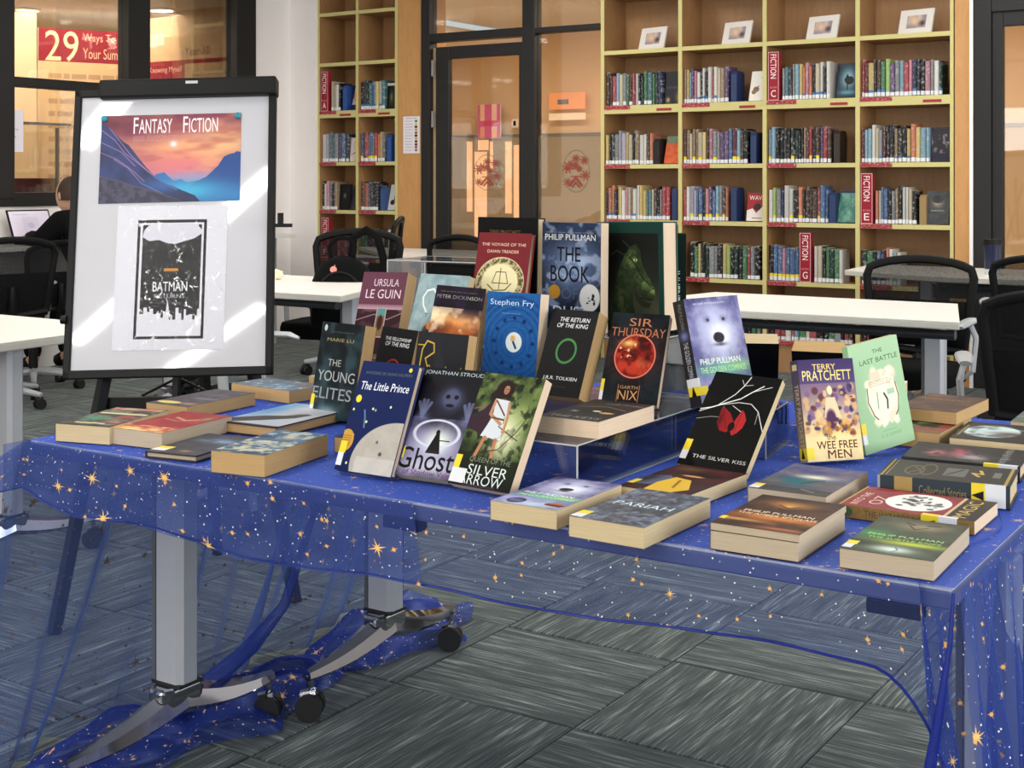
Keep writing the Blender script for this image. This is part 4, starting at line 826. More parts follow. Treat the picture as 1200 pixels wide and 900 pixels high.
STAR=star_img(); M['cloth']=sheer(); M['cloth_top']=sheer('doubled_organza',.55,True,(70,98,200),star=.6); M['cloth_left']=sheer('organza_seen_from_inside',.40,True,(84,106,164),True); M['cloth_hem']=sheer('hem_of_organza',1.6,False,(30,46,150)); M['cloth_bunch']=sheer('bunched_organza',.55,True,(44,64,150))
UT=1/.56
cl=thing('tablecloth','sheer blue organza tablecloth printed with gold stars','tablecloth',(0,0,0))
cz_=TZ+.0025
def nz(x,y,s=0): return math.sin(x*9+s)*.5+math.sin(x*23+y*17+s*2)*.3+math.sin(y*31+x*5+s)*.2
ov=.004
MB().grid(lambda u,v:(TX0-ov+(TX1-TX0+2*ov)*u,TY0-ov+(TY1-TY0+2*ov)*v,cz_+.0006*nz(u*8,v*8)),90,60,0,lambda u,v:(u*1.75*UT,v*1.23*UT)).build('top_cloth',M['cloth_top'],cl,True)
def fl(x):   # length of the front overhang
    L=.118+.010*math.sin(x*3.1)+.006*math.sin(x*11)
    if x>TX1-.10: L+=((x-(TX1-.10))/.10)**2*.10
    if x<TX0+.15: L-=.03*((TX0+.15-x)/.15)
    return L
def ff(u,v):
    x=TX0-.13+(TX1-TX0+.13+ov)*u; L=fl(x)+.0; o=0
    if x<TX0: o=(TX0-x)
    z=cz_-o*.55-L*v; return (x,TY0-ov-.012*v*(1+.6*nz(x*1.6,v))-.002-o*.1,z)
MB().grid(ff,160,8,0,lambda u,v:(u*1.88*UT,-v*.12*UT)).build('front_overhang',M['cloth'],cl,True)
MB().tube([ff(i/120,1) for i in range(121)],.0028,6,flat=.6).build('front_hem',M['cloth_hem'],cl,'auto')
xr=at_Y(500,640,TY0).x
def ff2(u,v):
    x=TX0-.13+(xr-TX0+.13-.02*(1-v)+.015*v)*u; k=(x-(TX0-.13))/(TX1-TX0+.13+ov); p=ff(k,v*(1.02)); return (p[0],p[1]-.006-.003*math.sin(x*30),p[2])
MB().grid(ff2,60,8,0,lambda u,v:(u*.8*UT+.37,-v*.12*UT+.6)).build('folded_front_layer',sheer('folded_organza',.42),cl,True)
# left fall to the floor, inner face in view
def lf(u,v):
    y=TY0-.06+(TY1-TY0+.10)*u; z=cz_*(1-v); s=v**.7; fold=.035*math.sin(y*21+v*1.5)+.02*math.sin(y*47+v)
    x=TX0-ov-.10*v-.10*v*v+fold*s; 
    return (x,y+.05*v*math.sin(y*9),max(z,.004+.01*abs(math.sin(y*30))))
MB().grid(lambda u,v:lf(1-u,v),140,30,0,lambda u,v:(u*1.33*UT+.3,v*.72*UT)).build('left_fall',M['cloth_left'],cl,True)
def pool(u,v,s0):
    y=1.35+1.75*u; a=v*PI; r=.055+.02*math.sin(u*23+s0)+.012*math.sin(u*51+s0); xc=-2.22-.06*math.sin(u*5+s0)-.05*u*(1 if s0 else .4)
    return (xc+.9*r*math.cos(a)*(1.6+.3*math.sin(u*17)),y+.02*math.sin(a*3+u*30),.006+r*math.sin(a)*(.75+.25*math.sin(u*37+v*9+s0)))
for s0 in (0,2.1): MB().grid(lambda u,v:pool(u,v,s0),110,10,0,lambda u,v:(u*2.6,v*.4+s0)).build('floor_bunch',M['cloth_bunch'],cl,True)
g=[(-2.2,2.66,.70),(-2.22,2.60,.5),(-2.24,2.56,.40),(-2.25,2.46,.19),(-2.27,2.36,.11),(-2.27,2.2,.06),(-2.25,1.95,.05)]
MB().tube(g,[.003,.006,.010,.016,.026,.034,.02],10,flat=.3).build('gathered_fold',M['cloth_bunch'],cl,'auto')
g=[(-2.21,2.88,.70),(-2.23,2.9,.5),(-2.25,2.93,.2),(-2.27,2.95,.03)]
MB().tube(g,[.003,.004,.004,.005],8,flat=.5).build('back_edge_hem',M['cloth_hem'],cl,'auto')
# right fall, outer face in view, pleated
def rf(u,v):
    y=TY0-.02+(TY1-TY0+.06)*u; z=cz_*(1-v)+.004; fold=.028*math.sin(y*26+.6*math.sin(v*3))+.018*math.sin(y*57+v*2)+.01*math.sin(y*90)
    return (TX1+ov+.012+.05*v+fold*min(1,v*2.2)**1.0+.0,y-.03*v*(1-u),z)
MB().grid(rf,150,26,0,lambda u,v:(u*1.4*UT+.1,-v*.72*UT)).build('right_fall',M['cloth'],cl,True)
MB().grid(lambda u,v:(lambda p:(p[0]-.05-.02*math.sin(u*19),p[1],p[2]))(rf(u*.97,v)),110,20,0,lambda u,v:(u*1.5*UT+.5,-v*.72*UT+.3)).build('right_fall_lining',M['cloth'],cl,True)
g=[(TX1+.004,TY0-.006,.715),(TX1+.002,TY0-.012,.66),(TX1-.008,TY0-.02,.58),(TX1-.02,TY0-.025,.5),(TX1-.035,TY0-.03,.4),(TX1-.05,TY0-.03,.2),(TX1-.06,TY0-.02,.01)]
MB().tube(g,[.002,.003,.005,.007,.010,.013,.016],10,flat=.5).build('corner_gather',M['cloth_hem'],cl,'auto')
def cfn(u,v):
    a=Vector(g[0]).lerp(Vector(g[4]),v) if v<1 else Vector(g[4]); x0=ff(1,1)[0]-.10*(1-v)*0-.06*(1-v)**2
    L=Vector((TX1-.10+.09*v**.6-.02*v,TY0-.02,cz_-fl(TX1-.1)-.21*v)); return tuple(a.lerp(L,1-u) if 1 else a)
# ================================================================ flipchart easel
er=at_d(199,212,3.80); eb=thing('flipchart_easel','black framed whiteboard easel with clamp bar on splayed legs','easel',(er.x,er.y,0),R(YAW))
zb_=.672; BW,BH=.585,.835; Mb=Matrix.Translation((0,-.02,zb_))@Euler((R(-12),R(-1.4),R(0))).to_matrix().to_4x4()
gloss=NT('glossy_whiteboard'); gloss.b.inputs['Base Color'].default_value=lin((196,195,200)); gloss.b.inputs['Roughness'].default_value=.35; gloss.b.inputs['Coat Weight'].default_value=.8; gloss.b.inputs['Coat Roughness'].default_value=.035
_n=gloss.n('ShaderNodeTexNoise',i_Scale=3.0); _b=gloss.n('ShaderNodeBump',i_Strength=.12,i_Distance=.01); gloss.l(_n.outputs[0],_b.inputs['Height']); gloss.l(_b.outputs[0],gloss.b.inputs['Normal'])
MB().box((-BW/2+.012,-.004,.012),(BW/2-.012,.012,BH-.012),0,Mb).build('board',gloss.m,eb)
f=MB(); 
for a,b in (((-BW/2,-.012,0),(BW/2,.018,.024)),((-BW/2,-.012,BH-.022),(BW/2,.018,BH)),((-BW/2,-.012,.0),(-BW/2+.02,.018,BH)),((BW/2-.02,-.012,0),(BW/2,.018,BH))): f.box(a,b,0,Mb)
f.build('board_frame',M['black'],eb,bevel=.003)
MB().box((-BW/2+.075,-.032,BH-.03),(BW/2+.004,.024,BH+.025),0,Mb).build('clamp_bar',M['black'],eb,bevel=.006)
MB().box((-.005+.04,-.034,BH+.006),(.03+.04,-.03,BH+.014),0,Mb).build('clamp_badge',M['silver'],eb)
for nm,pts in (('left',[(-.272,-.16,.0),(-.187,.02,.673),(-.12,.13,1.25)]),('right',[(.333,.12,0),(.226,.05,.673),(.15,.14,1.25)])):
    l=MB().tube(pts,[.020,.020,.018],4,flat=.8).build('leg',M['black'],eb); 
MB().tube([(0,.62,0),(.02,.16,1.2)],[.018,.018],4).build('leg',M['black'],eb)
MB().box((-.2,.015,.575),(.25,.04,.61)).build('crossbar',M['black'],eb,bevel=.003); MB().tube([(.01,.03,.60),(.012,.06,.80)],.013,6).build('centre_post',M['black'],eb)
MB().tube([(.01,.05,.66),(-.09,.04,.61)],.004,6).build('brace',M['black'],eb); MB().tube([(.01,.05,.66),(.12,.04,.61)],.004,6).build('brace',M['black'],eb)
MB().box((.19,-.03,.625),(.262,.02,.66)).build('height_clamp',M['black'],eb,bevel=.003)
MB().tube([(-.305,0,.83),(-.29,0,.83)],.012,12).build('side_knob',M['black'],eb,'auto'); MB().box((BW/2,-.0,1.09),(BW/2+.05,.012,1.1)).build('side_hook',M['black'],eb); MB().box((BW/2+.01,-.0,1.1),(BW/2+.025,.012,1.13)).build('hook_tip',M['black'],eb)
MBW=Matrix.Translation(eb.location)@Matrix.Rotation(R(YAW),4,'Z')@Mb
def onboard(name,label,cat,x0,x1,z0,z1,art,rough=.3,rot=0,coat=0):
    t=thing(name,label,cat,(0,0,0)); t.matrix_world=MBW@Matrix.Translation(((x0+x1)/2,-.0047,z0))@Matrix.Rotation(R(rot),4,'Y'); w=(x1-x0)/2
    MB().box((-w,-.0006,0),(w,0,z1-z0)).build('sheet',M['paper'],t); mb=MB(); quad_uv(mb,(-w,-.0009,0),(w,-.0009,0),(w,-.0009,z1-z0),(-w,-.0009,z1-z0)); mb.build('print',img_mat(name+'_'+label[:9].replace(' ','_'),art,rough,coat=0),t); return t
def fantasy():
    a=Art(640,408,(120,44,70),(180,120,150)); 
    a.glow(.62,.42,.55,.32,(236,150,110),.95); a.glow(.95,.30,.35,.22,(246,206,140),.8); a.glow(.55,.62,.3,.18,(226,120,130),.8); a.glow(.5,.35,.2,.1,(250,180,130),.6); a.noise((250,190,130),5,.35,9,.55,4,2); a.noise((150,50,60),4,.4,8,.6,5,9); a.glow(.1,.1,.5,.25,(96,34,56),.7)
    a.glow(.65,.72,.35,.07,(170,140,190),.8); a.glow(.52,.34,.03,.04,(255,240,255),1); a.glow(.52,.34,.01,.02,(255,255,255),1)
    a.poly([(.40,.68),(.46,.66),(.5,.72),(.53,.76),(.58,.74),(.62,.78),(.7,.76),(1,.8),(1,1),(.3,1)],(40,104,168)); a.poly([(.68,.78),(.76,.72),(.84,.60),(.88,.50),(.92,.47),(.955,.46),(.97,.44),(1,.45),(1,1),(.5,1)],(30,72,140))
    a.glow(.64,.88,.34,.16,(70,180,214),.95); a.glow(1,.95,.3,.16,(60,140,196),.7)
    a.poly([(0,.07),(.06,.14),(.11,.22),(.16,.30),(.2,.34),(.24,.42),(.28,.50),(.33,.60),(.38,.68),(.45,.76),(.55,.84),(.68,.93),(.72,1),(0,1)],(46,60,112))
    sv=a.a.copy(); m=Art(640,408,(0,0,0)); m.poly([(0,.07),(.06,.14),(.11,.22),(.16,.30),(.2,.34),(.24,.42),(.28,.50),(.33,.60),(.38,.68),(.45,.76),(.55,.84),(.68,.93),(.72,1),(0,1)],(255,)*3); k=m.a[...,:1]/255
    a.noise((28,34,66),6,.7,4,.5,4,5); 
    for pts in ([(0,.16),(.1,.28),(.18,.44),(.28,.56),(.4,.72),(.55,.86)],[(.05,.12),(.14,.30),(.22,.46),(.34,.64),(.5,.8)],[(0,.42),(.12,.5),(.24,.64),(.32,.76)],[(0,.3),(.15,.42),(.25,.58)],[(.1,.5),(.2,.6),(.3,.78),(.45,.9)]): a.line(pts,.004,(190,130,170),.55); 
    a.glow(.45,.8,.2,.12,(60,120,190),.6); a.a=a.a*k+sv*(1-k)
    a.poly([(0,.68),(.12,.73),(.25,.80),(.42,.88),(.55,.96),(.6,1),(0,1)],(74,70,92)); sv=a.a.copy(); a.noise((40,40,60),26,.7,20,.5,5,8); m=Art(640,408,(0,0,0)); m.poly([(0,.7),(.12,.75),(.25,.82),(.42,.9),(.55,.97),(.6,1),(0,1)],(255,)*3); k=m.a[...,:1]/255; a.a=a.a*k+sv*(1-k)
    q=(246,240,244); a.text('F',.248,.12,.034,.185,q,bold=1); a.text('ANTASY',.388,.13,.235,.165,q,bold=1); a.text('F',.602,.12,.034,.185,q,bold=1); a.text('ICTION',.73,.13,.205,.165,q,bold=1)
    a.lines(.23,.235,.82,.30,4,(210,150,150),.5); return a
onboard('poster','colourful fantasy fiction poster with mountain valley under red sky','poster',-.213,.193,.497,.757,fantasy(),.35)
def film():
    a=Art(360,480,(222,220,228)); a.rect(.19,.1,.815,.925,(14,14,16)); a.rect(.215,.12,.79,.907,(222,220,228)); a.rect(.235,.135,.77,.84,(20,20,22))
    a.poly([(.30,.13),(.72,.13),(.77,.17),(.77,.20),(.70,.235),(.62,.25),(.54,.27),(.46,.265),(.38,.24),(.30,.25),(.235,.22),(.25,.17)],(214,212,222))
    a.rect(.44,.44,.57,.46,(196,132,50)); a.text('BATMAN',.5,.565,.31,.066,(240,240,244),bold=1); a.text('RETURNS',.5,.632,.27,.028,(200,200,206)); a.lines(.36,.672,.66,.682,1,(140,140,146))
    x=.235; r=np.random.default_rng(4)
    while x<.77:
        w=r.uniform(.012,.035); a.rect(x,r.uniform(.70,.80),min(x+w,.77),.90,(222,220,228)); x+=w
    a.rect(.235,.82,.77,.9,(222,220,228)); a.poly([(.46,.9),(.475,.70),(.485,.66),(.495,.70),(.51,.9)],(222,220,228)); return a
ps=onboard('poster','black and white film poster in a shiny plastic sleeve, reading BATMAN RETURNS','poster',-.160,.155,.075,.487,film(),.6,.6)
slv=NT('crinkled_plastic_sleeve'); slv.N.remove(slv.b); _tr=slv.n('ShaderNodeBsdfTransparent'); _gl=slv.n('ShaderNodeBsdfGlossy',i_Roughness=.12); _mx=slv.n('ShaderNodeMixShader',i_0=.0); _nn=slv.n('ShaderNodeTexNoise',i_Scale=11.0,i_Detail=3.0,i_Distortion=2.2); _bb=slv.n('ShaderNodeBump',i_Strength=.9,i_Distance=.006)
_cr=slv.n('ShaderNodeValToRGB'); _cr.color_ramp.elements[0].position=.63; _cr.color_ramp.elements[0].color=(.012,.012,.012,1); _cr.color_ramp.elements[1].position=.72; _cr.color_ramp.elements[1].color=(.5,.5,.5,1); slv.l(_nn.outputs[0],_cr.inputs[0]); slv.l(_cr.outputs[0],_mx.inputs[0]); slv.l(_nn.outputs[0],_bb.inputs['Height']); slv.l(_bb.outputs[0],_gl.inputs['Normal']); slv.l(_tr.outputs[0],_mx.inputs[1]); slv.l(_gl.outputs[0],_mx.inputs[2]); slv.l(_mx.outputs[0],slv.o.inputs[0])
MB().box((-.158,-.0016,0),(.158,-.0012,.414)).build('plastic_sleeve',slv.m,ps)
for x,lb in ((-.205,'teal round magnet at the top left corner of the fantasy poster'),(.183,'teal round magnet at the top right corner of the fantasy poster')):
    t=thing('magnet',lb,'magnet',(0,0,0)); t.matrix_world=MBW@Matrix.Translation((x,-.0057,.748)); MB().tube([(0,0,0),(0,-.006,0),(0,-.009,0)],[.010,.009,.005],16).build('button',mat('teal_magnet',(40,150,170),.3),t,'auto'); MB().tube([(0,-.009,0),(0,-.0095,0)],[.004,.002],10).build('boss',mat('teal_magnet_boss',(30,130,150),.3),t,'auto')
# ================================================================ acrylic risers
def riser(label,x0,x1,y0,y1,zt,zb=.7215,front=True,yaw=0):
    cx,cy=(x0+x1)/2,(y0+y1)/2; w,d=(x1-x0)/2,(y1-y0)/2; t=thing('acrylic_riser',label,'stand',(cx,cy,zb),R(yaw)); h=zt-zb; q=.004
    MB().box((-w,-d,h-q),(w,d,h)).build('top_plate',M['acrylic'],t)
    for s in (-1,1): MB().box((s*w-q/2,-d,0),(s*w+q/2,d,h-q)).build('side_plate',M['acrylic'],t)
    if front: MB().box((-w,-d,0),(w,-d+q,h-q)).build('front_plate',M['acrylic'],t)
    e=MB(); 
    for s in (-1,1): e.box((s*w-.0012,-d-.0006,0),(s*w+.0012,-d+.0012,h)).box((s*w-.001,-d,0),(s*w+.001,d,.0016)).box((s*w-.001,-d,h-.0012),(s*w+.001,d,h+.0003))
    e.box((-w,-d-.0006,h-.002),(w,-d+.001,h+.0003)).box((-w,d-.001,h-.001),(w,d,h+.0003)); e.build('cut_edges',M['acrylic_edge'],t); return t
ZB=.7215
riser('clear acrylic riser under the black book lying below the fiery paperback',-1.50,-1.08,1.86,2.42,.80)
riser('low clear acrylic riser behind the navy and ghost paperbacks',-1.895,-1.515,2.19,2.42,.80)
riser('small clear acrylic riser under the mauve paperback',-2.06,-1.925,2.45,2.60,.80)
riser('tall clear acrylic riser carrying the back row of hardbacks',-1.74,-1.235,2.435,2.76,.90,front=False)
riser('tallest clear acrylic stand rising behind the mauve paperback',-2.055,-1.80,2.615,2.80,1.028,front=False,yaw=6)
riser('small clear acrylic riser under the polar bear paperback',-1.065,-.945,2.27,2.44,.80,yaw=8)
t=thing('acrylic_bookrest','thin clear acrylic sheet with bright edges between mountain and blue paperbacks','stand',(-1.50,2.02,ZB)); 
# ================================================================ books on the display tables
def book(name,label,w,h,t,loc,yaw=0,lean=None,roll=0,art=None,side=(30,30,34),spine=None,hard=False,pg='pages',stick=None,rough=.5,split=False):
    """lean None: lying flat with the front cover up, loc = centre on the surface; else standing, loc = centre of the lower front edge"""
    if lean is None:
        M_=Matrix.Rotation(R(yaw),3,'Z')@Matrix.Rotation(R(-90),3,'X'); off=Matrix.Rotation(R(yaw),3,'Z')@Vector((0,-h/2,0)); p=Vector((loc[0],loc[1],loc[2]+t+.0004))+off
    else:
        M_=Matrix.Rotation(R(yaw),3,'Z')@Matrix.Rotation(R(-lean),3,'X')@Matrix.Rotation(R(roll),3,'Y'); up=t*math.sin(R(lean)) if lean>0 else 0
        low=min((M_@Vector((x,y,0))).z for x in (-w/2,w/2) for y in (0,t)); p=Vector(loc)-Vector((0,0,low-.0004)) 
    r=thing(name,label,'book',p); r.rotation_euler=M_.to_euler()
    ct=.0026 if hard else .0005; ins=.003 if hard else .0004
    art and setattr(art,'a',np.clip(((art.a*.86+art.a.mean(2,keepdims=True)*.14)-116)*1.2+106,6,250))
    fm=img_mat(label[:40].replace(' ','_'),art,rough,coat=.0,spec=.15) if art else mat('cover_plain',side,.4)
    sm=mat('cover_side',side,.42); spm=img_mat('spine_'+label[:30].replace(' ','_'),spine,rough) if spine is not None else sm
    c=MB(); A0=(-w/2,0,0)
    quad_uv(c,(-w/2,0,0),(w/2,0,0),(w/2,0,h),(-w/2,0,h),0)
    c.add([(-w/2,0,0),(w/2,0,0),(w/2,ct,0),(-w/2,ct,0),(-w/2,0,h),(w/2,0,h),(w/2,ct,h),(-w/2,ct,h)],[(0,3,2,1),(4,5,6,7),(1,2,6,5),(2,3,7,6)],1)
    c.box((-w/2,t-ct,0),(w/2,t,h),1)
    c.box((-w/2+.0001,ct*.5,0),(-w/2+ct,t-ct*.5,h),1)
    quad_uv(c,(-w/2,t,0),(-w/2,0,0),(-w/2,0,h),(-w/2,t,h),2)
    c.build('cover',[fm,sm,spm],r)
    P=M[pg]
    if split:
        k=t*.30; MB().box((-w/2+ct,ct,ins),(w/2-ins,k-.0008,h-ins)).build('page_block',P,r); MB().box((-w/2+ct,k+.0008,ins),(w/2-ins-.002,t-ct,h-ins)).build('page_block',P,r); MB().box((-w/2+ct,k-.0009,ins+.004),(w/2-ins-.004,k+.0009,h-ins-.004)).build('page_gap_line',sm,r)  # dark strip that draws the gap line between the page blocks
    else: MB().box((-w/2+ct,ct,ins),(w/2-ins,t-ct,h-ins)).build('page_block',P,r)
    if stick:                               # (z0, z1, width on front, material name)
        for (z0,z1,sw,mn) in stick:
            s=MB().box((-w/2-.0004,-.0004,z0),(-w/2+sw,-.0001,z1)).box((-w/2-.0004,-.0004,z0),(-w/2-.0001,t*.96,z1)).build('spine_label',M[mn],r)
            if mn=='yellow' and t>.018:
                k=MB(); mz_=(z0+z1)/2; k.prism([(.3*t,mz_-.008),(.7*t,mz_-.008),(.5*t,mz_+.010)],-w/2-.0009,-w/2-.0005,ax='x'); k.build('label_mark',M['black'],s)
    return r
YW_=[(.012,.028,.012,'white_label'),(.028,.045,.012,'yellow')]
def A(w,h,*a): return Art(w,h,*a)
WH=(236,236,236)
def c_bear():
    a=A(260,400,(92,88,140),(150,150,196)); a.noise((60,58,104),4,.5,seed=2); a.glow(.5,.32,.42,.30,(196,198,226),1); a.glow(.58,.36,.26,.2,(232,232,244),1); a.glow(.5,.2,.25,.12,(176,180,220),.9); a.glow(.35,.21,.08,.04,(90,88,124),.8); a.glow(.66,.21,.08,.04,(90,88,124),.8); a.ell(.37,.215,.028,.016,(30,28,44),.4); a.ell(.66,.215,.028,.016,(30,28,44),.4); a.line([(.5,.24),(.46,.34)],.012,(170,170,206),.6); a.glow(.2,.13,.1,.06,(150,150,190),.9); a.glow(.82,.14,.1,.06,(130,130,176),.9); a.glow(.52,.33,.10,.09,(240,240,248),.9)
    a.ell(.52,.385,.10,.05,(40,38,44),.25); a.glow(.52,.45,.14,.02,(70,66,90),.9); a.noise((214,214,236),9,.3,seed=5)
    a.glow(.5,.69,.6,.09,(110,186,160),.95); a.glow(.3,.80,.5,.08,(170,160,216),.8); a.glow(.8,.66,.3,.05,(150,210,130),.8); a.glow(.6,.92,.6,.1,(190,214,226),.8)
    a.band(.0,.0,(0,0,0)); a.text('PHILIP PULLMAN',.47,.60,.74,.055,(232,236,214),bold=1); a.text('THE GOLDEN COMPASS',.5,.68,.84,.055,(190,226,170),bold=1); a.ell(.27,.88,.13,.08,(58,58,104),.08); a.lines(.18,.85,.36,.91,4,(190,190,220)); a.ell(.82,.86,.12,.05,(196,104,70),.3); a.poly([(.7,.86),(1,.86),(.95,.92),(.7,.9)],(110,60,50)); a.text('HIS DARK MATERIALS BOOK I',.45,.055,.6,.018,(220,220,236)); return a
def c_kiss():
    a=A(260,400,(34,34,33)); k=(232,230,226)
    a.line([(-.02,.42),(.15,.385),(.34,.32),(.52,.26),(.66,.17),(.78,.10)],.009,k); a.line([(0,.44),(.28,.345),(.52,.30),(.70,.30),(.84,.37),(.95,.5),(1,.56)],.006,k); a.line([(.24,.35),(.42,.22),(.5,.12),(.55,.02)],.007,k); a.line([(.5,.12),(.44,.06)],.004,k); a.line([(.5,.12),(.62,.10)],.004,k); a.line([(.66,.17),(.9,.10)],.005,k); a.line([(.45,.34),(.62,.40),(.68,.46)],.005,k); a.line([(.84,.37),(.86,.5)],.003,k); a.line([(.0,.52),(.2,.48),(.45,.47)],.004,(190,190,186)); a.line([(.33,.36),(.35,.46)],.003,k)
    a.poly([(.31,.37),(.36,.375),(.46,.42),(.55,.50),(.57,.57),(.50,.62),(.40,.61),(.32,.53)],(160,44,48)); a.poly([(.61,.37),(.66,.40),(.72,.47),(.71,.55),(.66,.61),(.60,.645),(.55,.60),(.56,.50)],(190,56,58)); a.ell(.545,.555,.045,.045,(30,28,28),.3); a.glow(.35,.5,.05,.09,(100,34,40),.8); a.line([(.33,.38),(.48,.58)],.004,(110,30,34)); a.line([(.62,.39),(.61,.62)],.004,(120,34,38))
    a.text('THE SILVER KISS',.56,.895,.78,.035,(214,214,210)); return a
def c_wee():
    a=A(260,400,(92,74,124),(240,220,160)); a.noise((150,110,150),8,.5,seed=3); a.band(.0,.24,(78,62,110),(96,78,128)); a.glow(.5,.75,.9,.35,(244,216,144),.95)
    a.blot(90,.02,.28,.98,.72,[(96,70,128),(140,100,150),(206,160,110),(226,180,120),(110,60,70),(70,60,110),(240,200,140)],.02,.06,4); a.ell(.52,.31,.045,.045,(240,222,180),.3); a.poly([(.44,.38),(.60,.38),(.68,.58),(.38,.58)],(232,206,166)); a.ell(.5,.6,.09,.10,(96,60,96),.4); a.blot(24,.2,.62,.95,.75,[(196,140,70),(226,176,100),(150,80,50)],.02,.05,9)
    a.text('TERRY',.46,.075,.42,.055,(244,214,120),bold=1); a.text('PRATCHETT',.5,.16,.88,.10,(250,226,130),bold=1); a.rect(0,.76,1,1,(240,218,160),.6); a.text('the',.46,.77,.16,.05,(110,44,36)); a.text('WEE FREE',.55,.845,.72,.075,(104,40,34),bold=1); a.text('MEN',.58,.935,.42,.08,(104,40,34),bold=1); return a
def s_wee(): a=A(60,400,(52,42,80),(190,160,110)); a.text('TERRY PRATCHETT',.5,.55,.62,.5,(214,196,150),rot=1,bold=1); a.rect(.2,.04,.8,.1,(200,180,120)); return a
def s_bear(): a=A(70,400,(30,28,34)); a.text('PHILIP PULLMAN',.5,.16,.24,.3,(150,140,110),rot=1); a.text('THE GOLDEN COMPASS',.5,.58,.36,.4,(214,214,222),rot=1); a.glow(.5,.34,.45,.06,(110,120,170),1); return a
def c_last():
    a=A(260,400,(172,206,164),(160,196,152)); a.text('THE',.56,.1,.2,.035,(80,110,84)); a.text('LAST BATTLE',.56,.18,.76,.045,(84,112,88)); a.ell(.52,.53,.32,.23,(236,228,200),.12); a.blot(40,.25,.3,.8,.42,[(240,232,206),(222,206,178),(236,228,200)],.04,.08,3); a.blot(30,.3,.68,.75,.78,[(240,232,206),(228,214,186)],.03,.07,5); a.ell(.52,.55,.24,.15,(232,228,204),.1); a.line([(.24,.42),(.22,.55),(.3,.68),(.36,.72)],.008,(110,70,60)); a.line([(.80,.42),(.83,.55),(.78,.68),(.72,.72)],.008,(110,70,60)); a.line([(.55,.5),(.6,.56),(.58,.64)],.014,(60,60,56)); a.line([(.42,.48),(.40,.62)],.01,(150,170,150)); a.rect(.62,.47,.76,.52,(150,190,160),.7); a.lines(.28,.36,.76,.42,3,(170,150,130),.4); a.text('C S LEWIS',.56,.88,.4,.03,(130,168,124)); a.lines(.4,.83,.74,.845,1,(140,176,130)); return a
def c_thurs():
    a=A(260,400,(26,32,38)); a.noise((44,60,66),5,.7,seed=2); 
    for k in range(10): an=k*.63; a.line([(.5,.48),(.5+.8*math.cos(an),.48+.5*math.sin(an))],.012,(46,62,70),.5)
    a.glow(.5,.47,.46,.30,(150,40,34),.8); a.ell(.5,.48,.34,.235,(196,66,44),.12); sv=a.a.copy(); a.noise((70,14,12),7,.95,seed=6); d=((a.x-.5)/.33)**2+((a.y-.48)/.225)**2<1; a.a=np.where(d[...,None],a.a,sv); a.glow(.36,.34,.16,.05,(250,206,120),.9); a.glow(.65,.56,.12,.06,(226,120,80),.6); a.ring(.5,.48,.345,.24,.04,(226,130,110)); a.blot(10,.2,.3,.5,.55,[(244,220,160)],.01,.025,3)
    a.text('SIR',.52,.10,.40,.09,(196,130,90)); a.text('THURSDAY',.5,.215,.94,.10,(190,120,84)); a.ring(.5,.48,.0001,.0001,.01,(0,0,0)); a.rect(.30,.80,.66,.98,(60,34,26),.4); a.text('GARTH',.48,.825,.3,.035,(206,160,110)); a.text('NIX',.48,.91,.33,.10,(214,160,104)); a.line([(.30,.8),(.30,.98)],.006,(190,130,84)); a.line([(.66,.8),(.66,.98)],.006,(190,130,84)); return a
def c_king():
    a=A(260,400,(38,38,40)); a.text('THE RETURN',.52,.115,.64,.05,WH,.2,bold=1); a.text('OF THE KING',.50,.185,.66,.05,WH,.2,bold=1); a.ring(.5,.48,.20,.135,.14,(84,150,84)); a.text('J.R.R. TOLKIEN',.5,.80,.72,.05,WH,.1,bold=1); a.lines(.3,.88,.72,.90,1,(90,90,92)); return a
def c_fellow():
    a=A(260,400,(40,40,42)); a.text('THE FELLOWSHIP',.5,.13,.72,.04,WH,.2,bold=1); a.text('OF THE RING',.5,.19,.66,.05,WH,.2,bold=1); a.ring(.5,.5,.2,.13,.12,(170,60,50)); return a
def c_fry():
    a=A(260,400,(44,104,168),(36,92,158))
    for r in (.2,.28,.36,.44,.52,.60): a.ring(.55,.49,r*1.15,r*.75,.05,(34,84,146))
    for k in range(12): an=k*.5236; a.ell(.55+.36*math.cos(an),.49+.24*math.sin(an),.035,.02,(26,58,110),.3)
    a.noise((60,124,184),30,.25,seed=3); a.text('Stephen Fry',.48,.11,.82,.075,(206,222,240)); a.lines(.3,.20,.7,.22,1,(120,170,214)); a.lines(.38,.245,.62,.26,1,(30,60,110)); a.ell(.56,.49,.15,.10,(214,222,220),.08); a.ell(.54,.455,.045,.03,(226,180,110),.2); a.line([(.55,.49),(.60,.545)],.018,(50,80,140)); a.text('MYTHOS',.52,.865,.82,.075,(196,214,232)); return a
def c_dick():
    a=A(260,400,(42,38,44),(36,30,52)); a.lines(.1,.05,.9,.065,1,(170,150,80)); a.text('PETER DICKINSON',.5,.11,.92,.036,(190,184,178)); a.noise((70,52,90),5,.5,seed=3)
    a.within(lambda:(a.glow(.1,.31,.5,.11,(250,214,160),1),a.glow(.5,.37,.5,.10,(236,160,90),1),a.glow(.9,.36,.4,.09,(246,190,130),1),a.glow(.6,.47,.7,.10,(196,110,56),.95),a.noise((110,56,36),4,.55,9,seed=6),a.noise((255,236,200),4,.6,8,.6,6,7)),0,.22,1,1); return a
